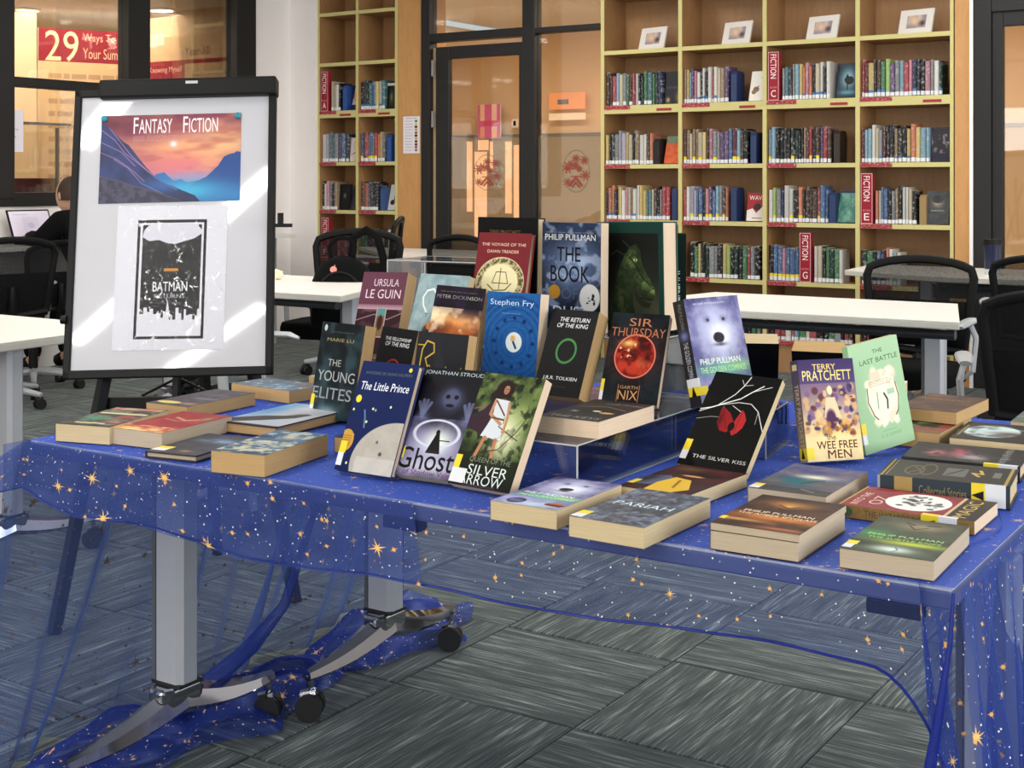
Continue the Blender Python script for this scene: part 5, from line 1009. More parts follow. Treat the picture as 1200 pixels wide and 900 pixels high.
def c_script():
    a=A(260,400,(58,58,62),(44,44,48)); a.poly([(.24,0),(.42,0),(1.0,1),(.78,1)],(60,60,66)); c=(206,172,70)
    a.line([(.1,.34),(.12,.16),(.2,.08),(.34,.10),(.36,.18),(.2,.24)],.012,c); a.line([(.2,.24),(.28,.34)],.01,c); a.text('Reawakened',.58,.33,.66,.07,c,.25); a.line([(.03,.12),(.16,.12)],.008,c); a.line([(.04,.38),(.9,.41)],.005,(150,126,60)); return a
def c_young():
    a=A(260,400,(40,48,52),(46,66,72)); a.noise((28,34,38),5,.7,seed=3); a.noise((90,120,126),4,.4,5,.62,5,4); a.ell(.1,.06,.035,.035,(190,196,196)); a.lines(.25,.09,.85,.105,1,(100,110,112)); a.text('MARIE LU',.48,.18,.62,.035,(176,160,110)); a.text('THE',.42,.42,.3,.07,(176,176,172)); a.text('YOUNG',.5,.56,.86,.11,(170,172,172),bold=1); a.text('ELITES',.46,.74,.9,.12,(150,154,156),bold=1); a.glow(.4,.95,.3,.1,(160,190,196),.8); return a
def c_ursula():
    a=A(240,390,(118,74,92),(120,70,86)); a.text('URSULA',.56,.13,.56,.09,(226,206,214)); a.text('LE GUIN',.52,.27,.78,.11,(230,212,218)); a.band(.40,.46,(150,110,126),(196,160,170)); a.band(.46,.75,(120,84,96),(84,44,60)); 
    a.within(lambda:a.noise((60,34,44),4,.8,9,.5,5,3),0,.46,1,.78); a.line([(0,.6),(.4,.52),(.7,.58),(1,.5)],.012,(190,150,156),.7); a.band(.78,1,(74,30,48),(60,24,40)); a.rect(.44,.44,.66,.80,(196,170,160)); a.rect(.46,.45,.64,.79,(140,110,84)); a.rect(.46,.45,.64,.54,(100,150,150)); a.ell(.55,.62,.06,.09,(80,50,40),.3); return a
def c_light():
    a=A(300,420,(146,170,176),(150,176,180)); a.noise((120,150,158),7,.5,seed=3); a.noise((190,204,204),10,.4,seed=6); a.line([(.34,.15),(.22,.17),(.16,.24),(.2,.32),(.28,.38)],.014,(226,230,226)); a.line([(.34,.15),(.42,.20),(.5,.16)],.014,(226,230,226)); a.text('T',.3,.42,.07,.04,(90,100,110)); a.glow(.42,.62,.14,.14,(50,44,60),1); a.blot(20,.25,.5,.55,.8,[(44,40,56),(90,60,60),(150,110,90)],.03,.07,4); a.ell(.4,.52,.05,.04,(206,130,50),.4); return a
def c_dawn():
    a=A(260,400,(138,54,60)); a.text('THE VOYAGE OF THE',.5,.125,.84,.032,(230,200,170),bold=1); a.text('DAWN TREADER',.5,.20,.6,.034,(230,200,170),bold=1); a.ell(.5,.53,.46,.27,(232,218,170),.03); sv=a.a.copy(); a.ring(.5,.53,.41,.24,.2,(110,104,70)); a.noise((232,218,170),30,.7,seed=3,thr=.5,sh=6); d=((a.x-.5)/.45)**2+((a.y-.53)/.26)**2<1; a.a=np.where(d[...,None],a.a,sv); a.ell(.5,.53,.34,.19,(236,224,176),.05); k=(90,80,50)
    a.line([(.28,.56),(.4,.62),(.62,.61),(.72,.54)],.008,k); a.line([(.36,.54),(.42,.42),(.60,.42),(.66,.54),(.36,.54)],.006,k); a.line([(.5,.6),(.5,.38)],.006,k); a.line([(.2,.65),(.35,.63),(.5,.66),(.7,.63),(.82,.65)],.012,(60,130,120)); return a
def c_black():
    a=A(260,400,(20,20,20)); a.text('TERRY PRATCHETT',.46,.135,.52,.034,(150,120,80)); a.lines(.2,.23,.86,.245,1,(80,80,80)); return a
def c_dust():
    a=A(260,400,(44,52,74),(28,32,46)); a.glow(.55,.40,.5,.28,(150,172,206),.95); a.noise((70,84,116),5,.6,9,seed=3); a.noise((196,212,236),6,.45,12,.6,6,5); a.lines(.06,.085,.94,.10,1,(130,140,160)); a.text('PHILIP PULLMAN',.48,.135,.86,.055,(214,214,206),bold=1); a.text('THE',.46,.29,.40,.13,(24,28,40),bold=1); a.text('BOOK',.48,.47,.66,.15,(24,28,40),bold=1); a.text('OF',.48,.65,.28,.10,(86,96,122),bold=1); a.text('DUST',.5,.82,.6,.11,(180,190,206),bold=1); a.ell(.22,.64,.10,.065,(176,130,50),.1); a.ell(.82,.68,.17,.125,(196,196,194),.05); a.blot(7,.74,.64,.9,.74,[(40,40,40)],.012,.025,5,1); return a
def c_dragon():
    a=A(280,420,(36,76,66)); a.rect(.07,.1,.93,1,(46,48,44)); a.within(lambda:(a.glow(.35,.85,.5,.35,(84,88,70),.9),a.glow(.9,.85,.3,.3,(92,96,72),.8),a.glow(.5,.2,.5,.15,(28,30,28),.9)),.07,.1,.93,1)
    body=[(.24,1),(.22,.84),(.26,.62),(.33,.44),(.42,.30),(.52,.22),(.60,.20),(.66,.26),(.68,.36),(.74,.45),(.80,.52),(.86,.59),(.88,.66),(.84,.71),(.76,.72),(.68,.68),(.61,.61),(.55,.60),(.54,.72),(.58,.86),(.66,1)]
    m=Art(280,420,(0,0,0)); m.poly(body,(255,)*3); k=m.a[...,:1]/255; sv=a.a.copy(); a.a[:]=(62,74,50)
    a.glow(.52,.36,.12,.12,(104,128,74),.9); a.glow(.72,.54,.13,.09,(120,142,80),.9); a.glow(.84,.62,.06,.04,(150,166,96),.9); a.glow(.34,.7,.09,.3,(86,98,66),.8); a.glow(.6,.9,.12,.3,(40,46,34),.9); a.noise((44,54,36),26,.5,30,.5,6,4); a.line([(.50,.32),(.60,.40),(.68,.50),(.78,.56)],.010,(46,56,38)); a.a=a.a*k+sv*(1-k)
    a.poly([(.56,.62),(.66,.69),(.76,.73),(.82,.73),(.78,.78),(.68,.77),(.58,.70)],(52,60,42)); a.line([(.66,.69),(.84,.70)],.006,(22,24,20)); a.line([(.42,.30),(.30,.26),(.22,.30)],.012,(60,70,50)); a.line([(.5,.23),(.40,.17)],.010,(60,70,50)); a.ell(.585,.345,.03,.014,(190,214,150),.4); a.ell(.585,.345,.008,.013,(20,24,16),.4); a.ell(.84,.60,.012,.008,(20,24,18)); return a
def c_prince():
    a=A(260,400,(34,52,104),(30,46,96)); a.text('ANTOINE DE SAINT-EXUPERY',.52,.105,.84,.026,(120,130,110)); a.text('The Little Prince',.50,.225,.86,.075,WH,.12,bold=1)
    a.ell(.88,.055,.03,.02,(236,220,60)); a.ell(.10,.35,.05,.035,(240,220,60)); a.glow(.45,.44,.02,.014,(200,220,180),1)
    for x,y in ((.4,.43),(.34,.55),(.17,.68),(.18,.93),(.07,.80),(.06,.45),(.3,.97),(.7,.4)): a.ell(x,y,.018,.012,(220,226,150))
    a.ell(.95,.90,.72,.37,(176,170,160),.02); sv=a.a.copy(); a.noise((196,190,178),8,.4,seed=3); m=((a.x-.95)/.72)**2+((a.y-.90)/.37)**2<.98; a.a=np.where(m[...,None],a.a,sv)
    a.ell(.62,.72,.022,.015,(120,110,104),.3); a.ell(.72,.82,.03,.018,(110,90,84),.3); a.line([(.26,.45),(.3,.52),(.32,.60)],.014,(110,150,190),.8); a.ell(.07,.73,.13,.10,(206,160,70),.05); a.lines(.0,.68,.16,.78,5,(150,100,40)); a.rect(.32,.86,1,1,(220,222,224),.25); return a
def c_ghost():
    a=A(260,400,(36,32,46),(60,54,76)); a.noise((24,26,34),4,.6,seed=3); a.text('JONATHAN STROUD',.52,.05,.92,.045,(196,214,214),.15); a.glow(.58,.28,.22,.12,(110,116,146),.9); a.ell(.58,.27,.12,.085,(88,94,124),.5); a.ell(.52,.26,.035,.02,(28,26,40)); a.ell(.65,.26,.035,.02,(28,26,40)); a.ell(.58,.34,.06,.015,(30,26,40),.5)
    for cx in (.2,.9):
        for j in range(4): a.line([(cx,.46),(cx-.09+.06*j,.30+.02*abs(j-1.5))],.024,(120,126,156),.75)
        a.glow(cx,.46,.12,.06,(110,116,150),.8)
    a.within(lambda:(a.glow(.5,.72,.7,.2,(190,190,216),1),a.noise((140,130,180),5,.5,8,seed=5),a.glow(.55,.66,.25,.12,(226,236,214),.9)),0,.46,1,1)
    a.ring(.5,.6,.34,.12,.10,(200,206,220)); a.poly([(.5,.6),(.55,.6),(.62,.78),(.40,.78)],(34,24,30)); a.ell(.52,.59,.03,.025,(34,24,30)); a.line([(.55,.66),(.72,.66)],.006,(34,24,30)); a.glow(.5,.9,.7,.12,(206,206,220),.8); a.text('Ghosts',.50,.835,.98,.19,(30,20,26),bold=1); a.text('of Shadow Vale',.5,.955,.72,.045,(120,60,120)); return a
def c_arrow():
    a=A(270,410,(120,140,80),(60,76,40)); a.noise((44,58,30),6,.85,seed=3); a.glow(.62,.5,.36,.26,(214,220,170),1); a.glow(.85,.3,.2,.3,(150,170,96),.6); a.glow(.4,.12,.2,.08,(196,210,150),.8); a.noise((30,40,22),12,.75,seed=9,thr=.58,sh=6); a.glow(.66,.55,.2,.2,(226,226,190),.7)
    a.poly([(.30,.22),(.36,.24),(.30,.55),(-.02,.5),(.0,.40),(.18,.33)],(70,48,62)); 
    a.ell(.43,.13,.15,.085,(54,36,30),.3); a.ell(.32,.2,.09,.06,(54,36,30),.4); a.ell(.45,.135,.046,.042,(176,126,98),.2); a.line([(.425,.13),(.435,.13)],.005,(50,34,30)); a.line([(.465,.13),(.475,.13)],.005,(50,34,30)); a.line([(.44,.155),(.46,.155)],.004,(120,60,54)); a.line([(.39,.08),(.38,.2)],.014,(54,36,30)); a.line([(.51,.09),(.53,.2)],.014,(54,36,30)); a.line([(.40,.09),(.50,.09)],.012,(54,36,30)); a.poly([(.32,.22),(.56,.23),(.58,.36),(.54,.38),(.60,.58),(.26,.56),(.36,.38)],(206,210,216)); a.line([(.33,.24),(.31,.36),(.52,.44)],.022,(190,140,108)); a.line([(.56,.25),(.60,.38),(.60,.48)],.02,(190,140,108)); a.line([(.35,.24),(.54,.36)],.01,(110,70,50)); a.line([(.36,.39),(.55,.40)],.012,(120,84,60)); a.line([(.34,.57),(.28,.72),(.26,.80)],.026,(190,130,96)); a.line([(.52,.58),(.54,.74),(.53,.82)],.026,(190,130,96)); a.line([(.33,.70),(.60,.66),(.8,.50),(.92,.34)],.006,(80,50,36)); a.line([(.33,.70),(.92,.34)],.002,(120,110,90)); a.line([(.5,.46),(.86,.56)],.006,(70,60,60)); a.ell(.60,.5,.03,.02,(190,140,108)); a.line([(.2,.30),(.02,.33)],.01,(170,80,140),.7)
    a.band(.74,1,(40,50,30),(20,24,20),.75); a.text('QUEEN OF THE',.55,.765,.66,.05,(130,138,120),bold=1); a.text('SILVER',.56,.85,.64,.085,(214,220,216)); a.text('ARROW',.50,.935,.70,.085,(214,220,216)); a.text('CAROLINE LAWRENCE',.5,.985,.5,.016,(140,100,130)); a.ell(.9,.03,.05,.03,(20,18,20)); return a
def c_pariah():
    a=A(260,400,(98,100,108),(90,94,104)); a.noise((70,72,80),10,.7,seed=3); a.noise((150,154,166),14,.6,seed=5,thr=.6,sh=6); a.noise((130,150,180),7,.4,seed=8,thr=.6); a.text('PARIAH',.5,.47,.78,.10,(200,216,224),bold=1); a.line([(.2,.9),(.7,.86),(.9,.92)],.006,(170,180,190),.5); return a
def c_brown():
    a=A(260,400,(92,42,38),(80,38,36)); a.noise((60,26,26),5,.5,seed=3); a.glow(.3,.12,.3,.08,(110,96,60),.7); a.lines(.35,.06,.9,.1,1,(130,84,70)); a.glow(.5,.30,.3,.06,(20,14,14),.95); a.ell(.52,.36,.16,.03,(214,150,96),.5); a.poly([(.0,.5),(.25,.42),(.42,.55),(.3,.8),(.0,.85)],(96,104,130)); a.poly([(.36,.46),(.62,.5),(.85,.8),(.7,1),(.36,1),(.30,.7)],(226,184,60)); a.noise((170,120,30),9,.0); a.line([(.5,.55),(.62,.8)],.02,(160,120,40)); a.glow(.1,.6,.12,.2,(40,34,40),.8); return a
def c_water():
    a=A(260,400,(108,112,160),(84,80,84)); a.noise((80,84,130),8,.6,seed=3); a.noise((150,136,130),6,.5,seed=6); a.glow(.55,.42,.3,.10,(226,224,200),1); a.within(lambda:(a.glow(.4,.62,.4,.16,(40,120,130),1),a.glow(.15,.66,.15,.1,(150,110,90),.7),a.glow(.8,.65,.3,.12,(110,96,90),.8)),0,.45,1,.85); a.line([(.5,.66),(.62,.56),(.7,.50)],.014,(30,36,40)); a.band(.84,1,(60,64,62),(80,78,70),.8); a.line([(.6,.86),(.8,.92)],.006,(190,180,160)); return a
def c_amber():
    a=A(260,380,(76,52,36),(130,80,44)); a.noise((50,34,28),5,.6,seed=3); a.glow(.48,.22,.34,.13,(196,136,66),.95); a.glow(.48,.28,.1,.05,(226,180,96),.9); a.line([(.36,.26),(.48,.32),(.60,.26)],.012,(70,40,24)); a.line([(.4,.36),(.5,.40),(.6,.36)],.01,(70,40,24)); a.glow(.6,.66,.7,.10,(226,140,60),.95); a.glow(.2,.8,.4,.05,(240,180,90),.8); a.text('PHILIP PULLMAN',.5,.52,.8,.055,(240,224,200),bold=1); a.text('THE AMBER SPYGLASS',.52,.60,.9,.05,(240,214,180),bold=1); a.glow(.3,.92,.7,.06,(60,40,36),.95); a.glow(.75,.93,.4,.04,(206,130,90),.8); return a
def c_green():
    a=A(260,400,(88,92,76),(74,90,70)); a.noise((64,66,54),5,.6,seed=3); a.glow(.55,.2,.34,.14,(158,142,110),.9); a.line([(.4,.18),(.5,.28),(.62,.2)],.012,(84,70,54)); a.line([(.35,.12),(.45,.16)],.02,(70,62,50)); a.line([(.6,.14),(.72,.12)],.02,(70,62,50)); a.glow(.12,.5,.3,.14,(70,150,90),.9); a.text('PHILIP PULLMAN',.5,.52,.82,.05,(170,220,130),bold=1); a.text('THE SUBTLE KNIFE',.52,.60,.8,.045,(150,200,110),bold=1); a.glow(.65,.68,.5,.07,(196,214,60),.95); a.glow(.5,.86,.3,.10,(220,232,226),.95); a.line([(.5,.78),(.56,.86),(.5,.95)],.01,(120,140,140)); a.glow(.1,.78,.2,.08,(40,60,40),.8); return a
def c_red():     # lies with its head to the left
    a=A(260,400,(156,52,58)); a.noise((130,40,50),12,.4,seed=3); a.text('INTO THE',.4,.09,.60,.06,(226,190,180),bold=1); a.text('OZ',.4,.22,.4,.1,(226,190,180)); a.rect(0,.0,1,.015,(196,160,90)); a.ell(.52,.50,.40,.24,(226,228,222),.03); a.blot(30,.25,.35,.85,.66,[(50,50,54),(80,80,84),(110,100,96)],.01,.05,4,.8); a.rect(0,.76,1,.785,(206,180,140)); a.rect(0,.785,1,1,(56,44,36)); a.text('MAGIC',.5,.87,.8,.10,(206,176,96),bold=1); a.blot(40,.0,.0,1,.8,[(210,150,140)],.004,.012,6,.6); return a
def s_red(): a=A(60,400,(150,116,60)); a.noise((110,90,50),10,.5,seed=2); a.text('THE WIZARDS BOOK',.5,.45,.5,.5,(80,60,40),rot=1); a.ell(.5,.06,.4,.05,(70,90,60)); return a
def c_comp():
    a=A(260,400,(58,58,50)); a.noise((46,48,42),20,.4,seed=3); g=(176,150,84); a.rect(.0,.02,1,.035,g); a.line([(.06,.06),(.94,.06)],.006,g); a.ring(.45,.24,.26,.07,.14,(110,100,64)); a.ring(.55,.34,.3,.06,.16,(110,100,64)); a.line([(.25,.2),(.5,.28),(.7,.2)],.02,(96,90,60)); a.rect(.28,.47,.74,.64,(110,112,106)); a.noise((60,62,56),24,.0); a.line([(.35,.5),(.68,.60)],.02,(60,62,56)); a.line([(.38,.74),(.55,.68),(.52,.76),(.72,.73)],.022,(206,170,90)); a.rect(.38,.84,.68,.90,(120,120,110)); a.rect(0,.95,1,.975,g); return a
def s_comp(): a=A(70,400,(40,54,62)); a.rect(0,.13,1,.27,(170,140,80)); a.rect(0,.72,1,.82,(170,140,80)); a.noise((60,70,60),20,.0); a.text('Collected Stories',.5,.5,.36,.42,(150,124,76),rot=1); a.rect(0,.0,1,.02,(150,160,160)); return a
def c_pink():
    a=A(260,400,(44,42,42)); a.noise((60,58,58),6,.4,seed=3); a.glow(.4,.24,.24,.12,(206,120,130),.95); a.glow(.45,.45,.3,.14,(170,96,110),.95); a.glow(.3,.58,.2,.16,(190,184,190),.8); a.glow(.65,.42,.2,.08,(196,70,90),.8); a.noise((34,32,34),8,.55,seed=7,thr=.6,sh=6); a.rect(0,.8,1,.86,(110,112,110),.8); a.blot(30,0,.79,1,.87,[(60,62,60),(150,150,146)],.01,.02,4,.8); return a
def c_moon():
    a=A(270,400,(44,42,40)); a.ell(.42,.48,.38,.34,(186,208,208),.08); a.noise((60,54,56),5,.55,seed=5,thr=.6,sh=6); a.glow(.7,.55,.3,.12,(90,56,54),.8); a.glow(.65,.3,.25,.05,(206,220,224),.8); a.rect(.02,0,.09,1,(60,54,44)); a.rect(.04,.2,.07,.8,(150,130,80)); return a
def c_btop():
    a=A(260,400,(96,66,52),(112,80,62)); a.noise((70,46,38),5,.6,6,seed=3); a.text('ERAGON',.5,.28,.0001,.0001,(0,0,0)); a.text('INHERITANCE',.45,.32,.84,.11,(150,120,84),.1); a.glow(.2,.1,.4,.1,(140,104,76),.7); return a
def c_redbrown():
    a=A(280,420,(132,96,66)); a.rect(.0,.1,1,.9,(146,70,58)); a.rect(.1,.2,.84,.78,(70,60,44)); a.within(lambda:(a.noise((140,160,110),6,.9,seed=3),a.noise((50,44,30),9,.6,seed=4)),.1,.2,.84,.78); return a
def c_left1():
    a=A(260,400,(70,60,58)); a.rect(.04,.03,.96,.12,(190,110,110)); a.noise((190,190,150),8,.5,seed=3); a.rect(.06,.30,.94,.36,(206,206,160)); a.glow(.3,.62,.3,.12,(70,150,120),1); a.glow(.75,.5,.2,.1,(176,60,70),1); a.glow(.8,.76,.2,.05,(214,120,120),.9); a.rect(.2,.84,.75,.88,(206,206,150)); a.rect(0,.93,1,1,(60,56,50)); return a
def c_left2():
    a=A(260,400,(166,62,66),(176,70,64)); a.noise((140,44,52),5,.4,seed=3); a.line([(.3,.3),(.6,.4),(.85,.28)],.03,(190,150,120)); a.glow(.85,.24,.1,.06,(130,170,110),.9); a.line([(.2,.4),(.5,.46),(.8,.36)],.015,(196,170,150),.7); a.within(lambda:(a.glow(.3,.98,.8,.14,(226,160,80),1),a.noise((240,206,150),8,.8,seed=5,thr=.5)),0,.76,1,1); return a
def c_left3():
    a=A(240,420,(88,82,90)); a.noise((110,104,112),9,.5,seed=3); a.ell(.32,.86,.28,.06,(214,200,110),.06); a.glow(.8,.86,.3,.06,(190,150,110),.8); a.glow(.7,.55,.4,.05,(160,156,160),.6); a.line([(.3,.35),(.8,.3)],.01,(140,136,150)); return a
def c_left4():
    a=A(400,260,(112,126,140)); a.noise((90,104,122),5,.5,seed=3); a.glow(.65,.6,.3,.2,(90,140,190),.9); a.noise((206,210,206),14,.55,seed=6,thr=.62,sh=7); a.glow(.85,.3,.15,.2,(120,100,90),.8); return a
def c_left5():
    a=A(270,410,(184,190,200),(170,176,190)); a.glow(.1,.3,.25,.5,(90,150,200),.9); a.poly([(-.05,.85),(.3,.62),(.55,.55),(.75,.40),(.85,.42),(.8,.6),(.5,.8),(.2,.95)],(76,72,70)); a.glow(.7,.46,.1,.06,(110,90,80),.8); a.glow(.6,.2,.4,.1,(206,210,220),.6); a.rect(0,.96,1,1,(60,46,50)); return a
def c_purple():
    a=A(240,380,(84,64,92)); a.noise((60,44,66),5,.6,seed=3); a.glow(.7,.25,.2,.08,(190,160,150),.8); a.glow(.4,.5,.2,.06,(150,110,170),.8); a.glow(.9,.7,.2,.3,(70,140,200),.8); return a
def c_thin():
    a=A(250,400,(84,84,92)); a.glow(.7,.3,.5,.14,(130,160,200),.95); a.noise((60,60,66),6,.4,seed=3); a.glow(.6,.85,.15,.05,(190,150,96),.8); a.line([(.1,.9),(.6,.8)],.01,(40,40,44)); return a
def c_blue7():
    a=A(240,400,(84,126,160),(74,110,140)); a.noise((60,80,104),6,.5,seed=3); a.glow(.6,.28,.2,.1,(200,176,140),.9); a.noise((214,206,180),7,.7,12,.58,6,7); a.within(lambda:a.noise((206,196,160),6,.8,12,.5,6,9),0,.45,1,.9); a.glow(.1,.3,.3,.06,(40,40,90),.8); a.rect(0,.93,1,.98,(40,44,60),.6); return a
def c_end(): a=A(240,380,(110,120,110)); a.glow(.4,.2,.5,.2,(150,110,160),.9); a.glow(.3,.5,.4,.14,(120,180,140),.9); a.glow(.8,.4,.3,.2,(214,214,220),.8); a.noise((80,70,70),6,.3,seed=3); return a
def plainart(c): a=A(120,180,c); a.noise(tuple(x*.8 for x in c),6,.4,seed=3); return a
P='paperback_book'; HB='hardback_book'
# lying on the left part of the table
book(P,'dark edged paperback with green and red cover, leftmost on the table',.122,.197,.034,(-2.106,1.811,ZB),14,art=c_left1(),side=(44,34,32),stick=None,pg='pages')
book(P,'red paperback with orange lettering, second from the left end of table',.124,.205,.031,(-1.979,1.848,ZB),6,art=c_left2(),side=(90,40,44),pg='pages_grey')
book(P,'grey paperback with yellow oval, behind the red one',.116,.215,.027,(-2.165,2.105,ZB),3,art=c_left3(),side=(120,90,60),pg='pages_tan')
book(P,'thick paperback with pale blue cover, lying at far left back edge',.115,.200,.028,(-2.105,2.345,ZB),97,art=None,side=(112,126,140),pg='pages_tan') if 0 else book(P,'thick paperback with pale blue cover, lying at far left back edge',.195,.112,.028,(-2.155,2.335,ZB),-5,art=c_left4(),side=(110,124,140),pg='pages_tan')
book(HB,'hardback with white cover and dark winged shape, lying on left side',.150,.245,.022,(-1.885,2.065,ZB),3,art=c_left5(),side=(50,36,44),hard=True,pg='pages_tan')
book(P,'dark purple paperback half hidden behind the winged white hardback',.105,.190,.020,(-2.035,2.085,ZB),5,art=c_purple(),side=(60,44,60),pg='pages_tan') if 0 else None
book(HB,'thin dark hardback with blue picture, yellow label, beside the thickest blue paperback',.112,.185,.012,(-1.838,1.788,ZB),9,art=c_thin(),side=(44,36,40),hard=True,pg='pages_grey',stick=[(.015,.032,.03,'white_label'),(.032,.05,.03,'yellow')])
book(P,'thick blue and cream paperback lying at the front edge, left of navy hardback',.108,.208,.037,(-1.655,1.776,ZB),10,art=c_blue7(),side=(90,104,110),pg='pages_tan')
book(P,'dark paperback peeping out between blue paperback and navy hardback',.105,.178,.028,(-1.585,2.005,ZB),8,art=plainart((50,52,54)),side=(40,40,42),pg='pages_tan')
book(P,'off-white topped book lying behind the dark teal paperback',.12,.19,.030,(-2.12,2.56,ZB),4,art=plainart((200,198,194)),side=(130,110,90),pg='pages_tan')
# standing, front row
book(P,'dark teal paperback titled THE YOUNG ELITES, standing at left',.129,.198,.033,(-1.834,2.141,ZB),-7,12,0,art=c_young(),side=(40,48,52),pg='pages_tan',stick=[(.003,.024,.010,'white_label'),(.024,.046,.010,'yellow')])
book(HB,'navy hardback titled The Little Prince with grey planet, leaning at front',.126,.193,.016,(-1.446,1.771,ZB),-3,24,-1,art=c_prince(),side=(34,50,100),hard=True,pg='pages_pink',stick=[(.008,.030,.012,'white_label'),(.030,.050,.014,'yellow')])
book(P,'purple grey ghostly paperback with title Ghosts in black letters, leaning',.128,.192,.022,(-1.326,1.785,ZB),3,29,0,art=c_ghost(),side=(60,54,66),stick=[(.03,.05,.012,'yellow')])
book(P,'green paperback titled SILVER ARROW with archer in white tunic, leaning',.126,.194,.020,(-1.213,1.775,ZB),-5,30,0,art=c_arrow(),side=(50,60,34),pg='pages_pink',stick=[(.004,.028,.03,'white_label'),(.028,.050,.012,'yellow')])
book(P,'black paperback titled THE FELLOWSHIP OF THE RING behind navy hardback',.112,.182,.030,(-1.775,2.24,ZB),-10,16,1,art=c_fellow(),side=(36,36,38),pg='pages_tan')
book(P,'dark grey book with gold script title behind the clear acrylic edge',.120,.209,.028,(-1.500,2.035,ZB+.0),-2,12,0,art=c_script(),side=(52,52,56),pg='pages_tan',stick=[(.05,.09,.006,'yellow')])
# on the risers
book(P,'mauve paperback by Ursula Le Guin with small framed figure'.replace('by Ursula Le Guin ',''),.123,.199,.042,(-1.992,2.476,.80),6,20,-1,art=c_ursula(),side=(200,180,190),pg='pages_tan')
book(P,'pale blue grey book with white ribbon shape, mostly hidden in middle row',.140,.222,.020,(-1.728,2.318,.80),-5,20,0,art=c_light(),side=(150,172,178))
book(P,'dark paperback with fiery clouds by blue paperback, upper middle row',.133,.204,.022,(-1.594,2.208,.80),-6,15,1,art=c_dick(),side=(60,60,50),pg='pages_tan')
book(P,'blue paperback titled MYTHOS with pale disc, standing in the middle',.129,.198,.030,(-1.444,2.213,.80),-3,7,0,art=c_fry(),side=(50,100,160),pg='pages_pink')
book(P,'black paperback titled THE RETURN OF THE KING with green ring',.110,.178,.036,(-1.367,2.267,.80),-3,25,0,art=c_king(),side=(36,36,38),pg='pages_tan') if 0 else book(P,'black paperback titled THE RETURN OF THE KING with green ring',.106,.172,.036,(-1.313,2.178,.80),-3,25,0,art=c_king(),side=(36,36,38),pg='pages_tan')
book(P,'dark paperback titled SIR THURSDAY with red fiery globe',.117,.180,.018,(-1.238,2.323,.80),12,29,1,art=c_thurs(),side=(30,34,38),pg='pages_pink',stick=[(.004,.022,.006,'white_label'),(.022,.045,.006,'yellow')]) if 0 else book(P,'dark paperback titled SIR THURSDAY with red fiery globe',.112,.180,.018,(-1.174,2.205,.8005),12,29,1,art=c_thurs(),side=(30,34,38),pg='pages_pink',stick=[(.004,.022,.006,'white_label'),(.022,.045,.006,'yellow')])
def c_s1():
    a=A(260,400,(54,50,48)); a.glow(.5,.55,.4,.14,(26,24,24),1); a.text('NIX',.5,.12,.0001,.0001,(0,0,0)); a.text('Lady Friday',.66,.16,.6,.09,(150,140,130)); a.ell(.75,.6,.12,.04,(206,160,90),.5); a.ell(.55,.55,.07,.03,(214,206,190),.4); a.glow(.25,.62,.08,.04,(196,190,180),.9); a.line([(.1,.4),(.5,.3),(.9,.42)],.012,(190,150,110),.7); a.text('THE KEYS',.5,.88,.8,.08,(160,156,150)); return a
book(P,'black paperback lying flat on the clear riser, below the fiery globe book',.118,.198,.028,(-1.134,2.020,.80),0,art=c_s1(),side=(200,180,160),pg='pages_pink')
book(HB,'red hardback titled THE VOYAGE OF THE DAWN TREADER with cream oval',.142,.206,.018,(-1.629,2.445,.90),-3,12,0,art=c_dawn(),side=(150,44,56),hard=True)
book(HB,'black hardback standing open at the very back, gold lettering above red book',.168,.238,.028,(-1.635,2.50,.90),-5,2,0,art=c_black(),side=(18,18,18),hard=True)
book(P,'dark blue book titled THE BOOK OF DUST with silver round seal',.150,.231,.030,(-1.45,2.468,.90),-4,1,0,art=c_dust(),side=(30,34,46),pg='pages_pink')
book(HB,'large dark green hardback with dragon head, back row',.164,.231,.060,(-1.342,2.536,.90),-4,0,-1,art=c_dragon(),side=(36,76,66),hard=True,pg='pages_pink')
q=at_Y(814,320,2.75)
def s_dk(): a=A(70,420,(24,56,50)); a.text('INHERITANCE',.55,.6,.5,.45,(206,210,204),rot=1,bold=1); return a
bk=book(HB,'dark green hardback spine with white letters behind the dragon book',.06,.235,.050,(q.x-.03,2.70,.868),28,0,0,art=s_dk(),side=(24,56,50),hard=True)
riser('narrow clear acrylic block under the dark green hardback spine',q.x-.055,q.x+.01,2.69,2.77,.868)
book(P,'polar bear faced paperback standing upright, title THE GOLDEN COMPASS',.129,.198,.034,(-1.019,2.315,.8005),64,15,-1,art=c_bear(),side=(26,24,30),spine=s_bear(),pg='pages_tan',stick=[(.020,.036,.020,'yellow'),(.036,.052,.004,'white_label')])
book(P,'black covered book with cream top edge leaning behind the polar bear',.10,.176,.045,(-1.115,2.65,ZB),26,-20,0,art=plainart((18,18,19)),side=(200,200,200),pg='pages')
book(P,'black paperback titled THE SILVER KISS with white branches, red leaf shape',.129,.198,.016,(-.958,2.096,ZB),-2,44,2,art=c_kiss(),side=(30,30,30),pg='pages',stick=[(.012,.030,.012,'white_label'),(.030,.052,.012,'yellow')])
book(P,'purple and cream paperback titled THE WEE FREE MEN, standing',.110,.178,.028,(-.814,2.308,ZB),49,13,0,art=c_wee(),side=(60,48,80),spine=s_wee(),stick=[(.004,.024,.014,'yellow')])
book(P,'pale green paperback titled THE LAST BATTLE, standing at right',.129,.198,.014,(-.764,2.460,ZB),64,7,-7,art=c_last(),side=(150,190,146),stick=[(.018,.036,.010,'white_label'),(.036,.056,.012,'yellow')])
book(P,'thick black covered book with tan page edges behind the purple paperback',.100,.172,.045,(-.962,2.64,ZB),12,-22,0,art=plainart((20,19,19)),side=(180,150,100),pg='pages_tan')
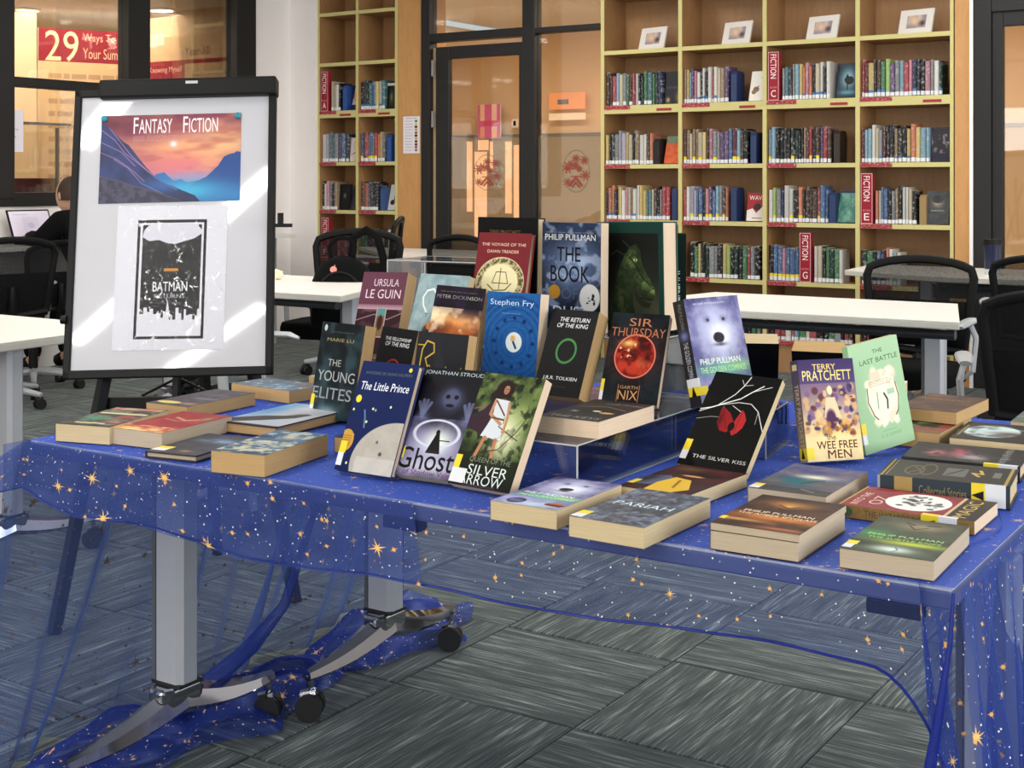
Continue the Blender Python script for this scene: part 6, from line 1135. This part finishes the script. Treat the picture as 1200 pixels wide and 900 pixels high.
# lying on the right part of the table
book(P,'paperback with polar bear cover lying flat at the front edge',.114,.195,.028,(-1.052,1.753,ZB),0,art=c_bear(),side=(150,120,90),pg='pages')
book(P,'grey paperback titled PARIAH lying over the front edge',.119,.207,.029,(-.902,1.738,ZB),-1,art=c_pariah(),side=(120,110,100),stick=[(.004,.022,.018,'white_label'),(.022,.04,.018,'yellow')])
book(P,'maroon paperback with yellow draped figure, lying behind the grey paperback',.124,.198,.022,(-.943,1.961,ZB),-4,art=c_brown(),side=(60,30,28),stick=[(.03,.06,.010,'yellow')])
book(P,'paperback with misty lake and moon cover, in front of the cream upright',.125,.205,.025,(-.770,2.058,ZB),1,art=c_water(),side=(90,84,80),pg='pages_grey',stick=[(.004,.022,.016,'white_label'),(.022,.036,.016,'yellow')])
book(P,'brown lion coloured paperback titled THE AMBER SPYGLASS, lying near front edge',.126,.192,.036,(-.709,1.782,ZB),1,art=c_amber(),side=(90,60,40),pg='pages_grey',split=True,stick=[(.03,.045,.008,'yellow')])
book(P,'green paperback titled THE SUBTLE KNIFE at the front right corner',.120,.198,.025,(-.537,1.795,ZB),2,art=c_green(),side=(100,80,60),pg='pages_grey',stick=[(.010,.028,.012,'white_label'),(.028,.046,.014,'yellow')])
book(P,'red book with white round picture lying spine forward, behind green paperback',.137,.197,.019,(-.586,2.018,ZB),90,art=c_red(),side=(150,110,60),spine=s_red(),pg='pages_pink',stick=[(.024,.05,.010,'white_label'),(.05,.075,.012,'yellow')])
book(HB,'dark green hardback with gold ornaments and banded spine, lying at right',.134,.197,.036,(-.585,2.181,ZB),97,art=c_comp(),side=(40,44,40),spine=s_comp(),hard=True,pg='pages',stick=[(.006,.036,.002,'white_label'),(.036,.056,.002,'yellow')])
book(HB,'black hardback with pink and white swirls, lying at the right edge',.150,.192,.026,(-.611,2.395,ZB),95,art=c_pink(),side=(24,24,24),hard=True,pg='pages',stick=[(.004,.034,.010,'white_label'),(.034,.058,.012,'yellow')])
book(P,'black book with pale moon picture and gold strip, far right',.136,.190,.030,(-.610,2.605,ZB),4,art=c_moon(),side=(34,32,30))
book(P,'brown and red book with green creature picture, under another brown book',.135,.215,.030,(-.762,2.642,ZB),-1,art=c_redbrown(),side=(130,96,66),pg='pages_tan')
book(P,'brown paperback with gold lettering on top of the green creature book',.122,.205,.024,(-.748,2.742,ZB+.031),-3,art=c_btop(),side=(70,50,44),pg='pages_tan',stick=None)
book(P,'paperback with purple and green cover lying at the far right back',.118,.150,.030,(-.560,2.815,ZB),2,art=c_end(),side=(120,100,84),pg='pages_grey')
book(P,'thick cream and yellow book just visible beyond the pale green paperback',.120,.12,.068,(-.915,2.835,ZB),10,art=plainart((230,222,196)),side=(230,222,196),pg='pages')
for o in bpy.data.objects:
    if o.name.startswith('acrylic_bookrest'): bpy.data.objects.remove(o); break
# thin acrylic easel that props the middle book, bright cut edge across the fiery cloud book
t=thing('acrylic_bookrest','thin clear acrylic bookrest with bright cut edge before the blue paperback','stand',(-1.40,1.90,ZB),R(-3))
MB().box((-.13,0,.0),(.07,.003,.155)).build('front_sheet',M['acrylic'],t); MB().box((-.13,-.0012,.154),(.07,.0035,.157)).box((-.131,-.001,0),(-.129,.0035,.157)).box((.069,-.001,0),(.071,.0035,.157)).build('cut_edge',M['acrylic_edge'],t); MB().box((-.13,.003,0),(.07,.08,.003)).build('foot',M['acrylic'],t)
GR=dict(office_chair='black mesh office chairs round the study tables',study_table='white study tables',ceiling_lamp='linear ceiling lamps',section_sign='red section signs on the shelves',picture_frame='white framed pictures on the highest shelf',acrylic_riser='clear acrylic risers on the display',paperback_book='paperbacks on the starry display table',hardback_book='hardbacks on the starry display table',bookend='bookends on the shelves',displayed_book='books shown face out on the shelves',flip_top_table='tables under the starry cloth',magnet='teal magnets on the whiteboard',wall_board='printed boards in the corridor',downlight='corridor downlights')
for o in bpy.data.objects:
    b=o.name.split('.')[0]
    if o.parent is None and b in GR: o['group']=GR[b]
bpy.context.view_layer.update()
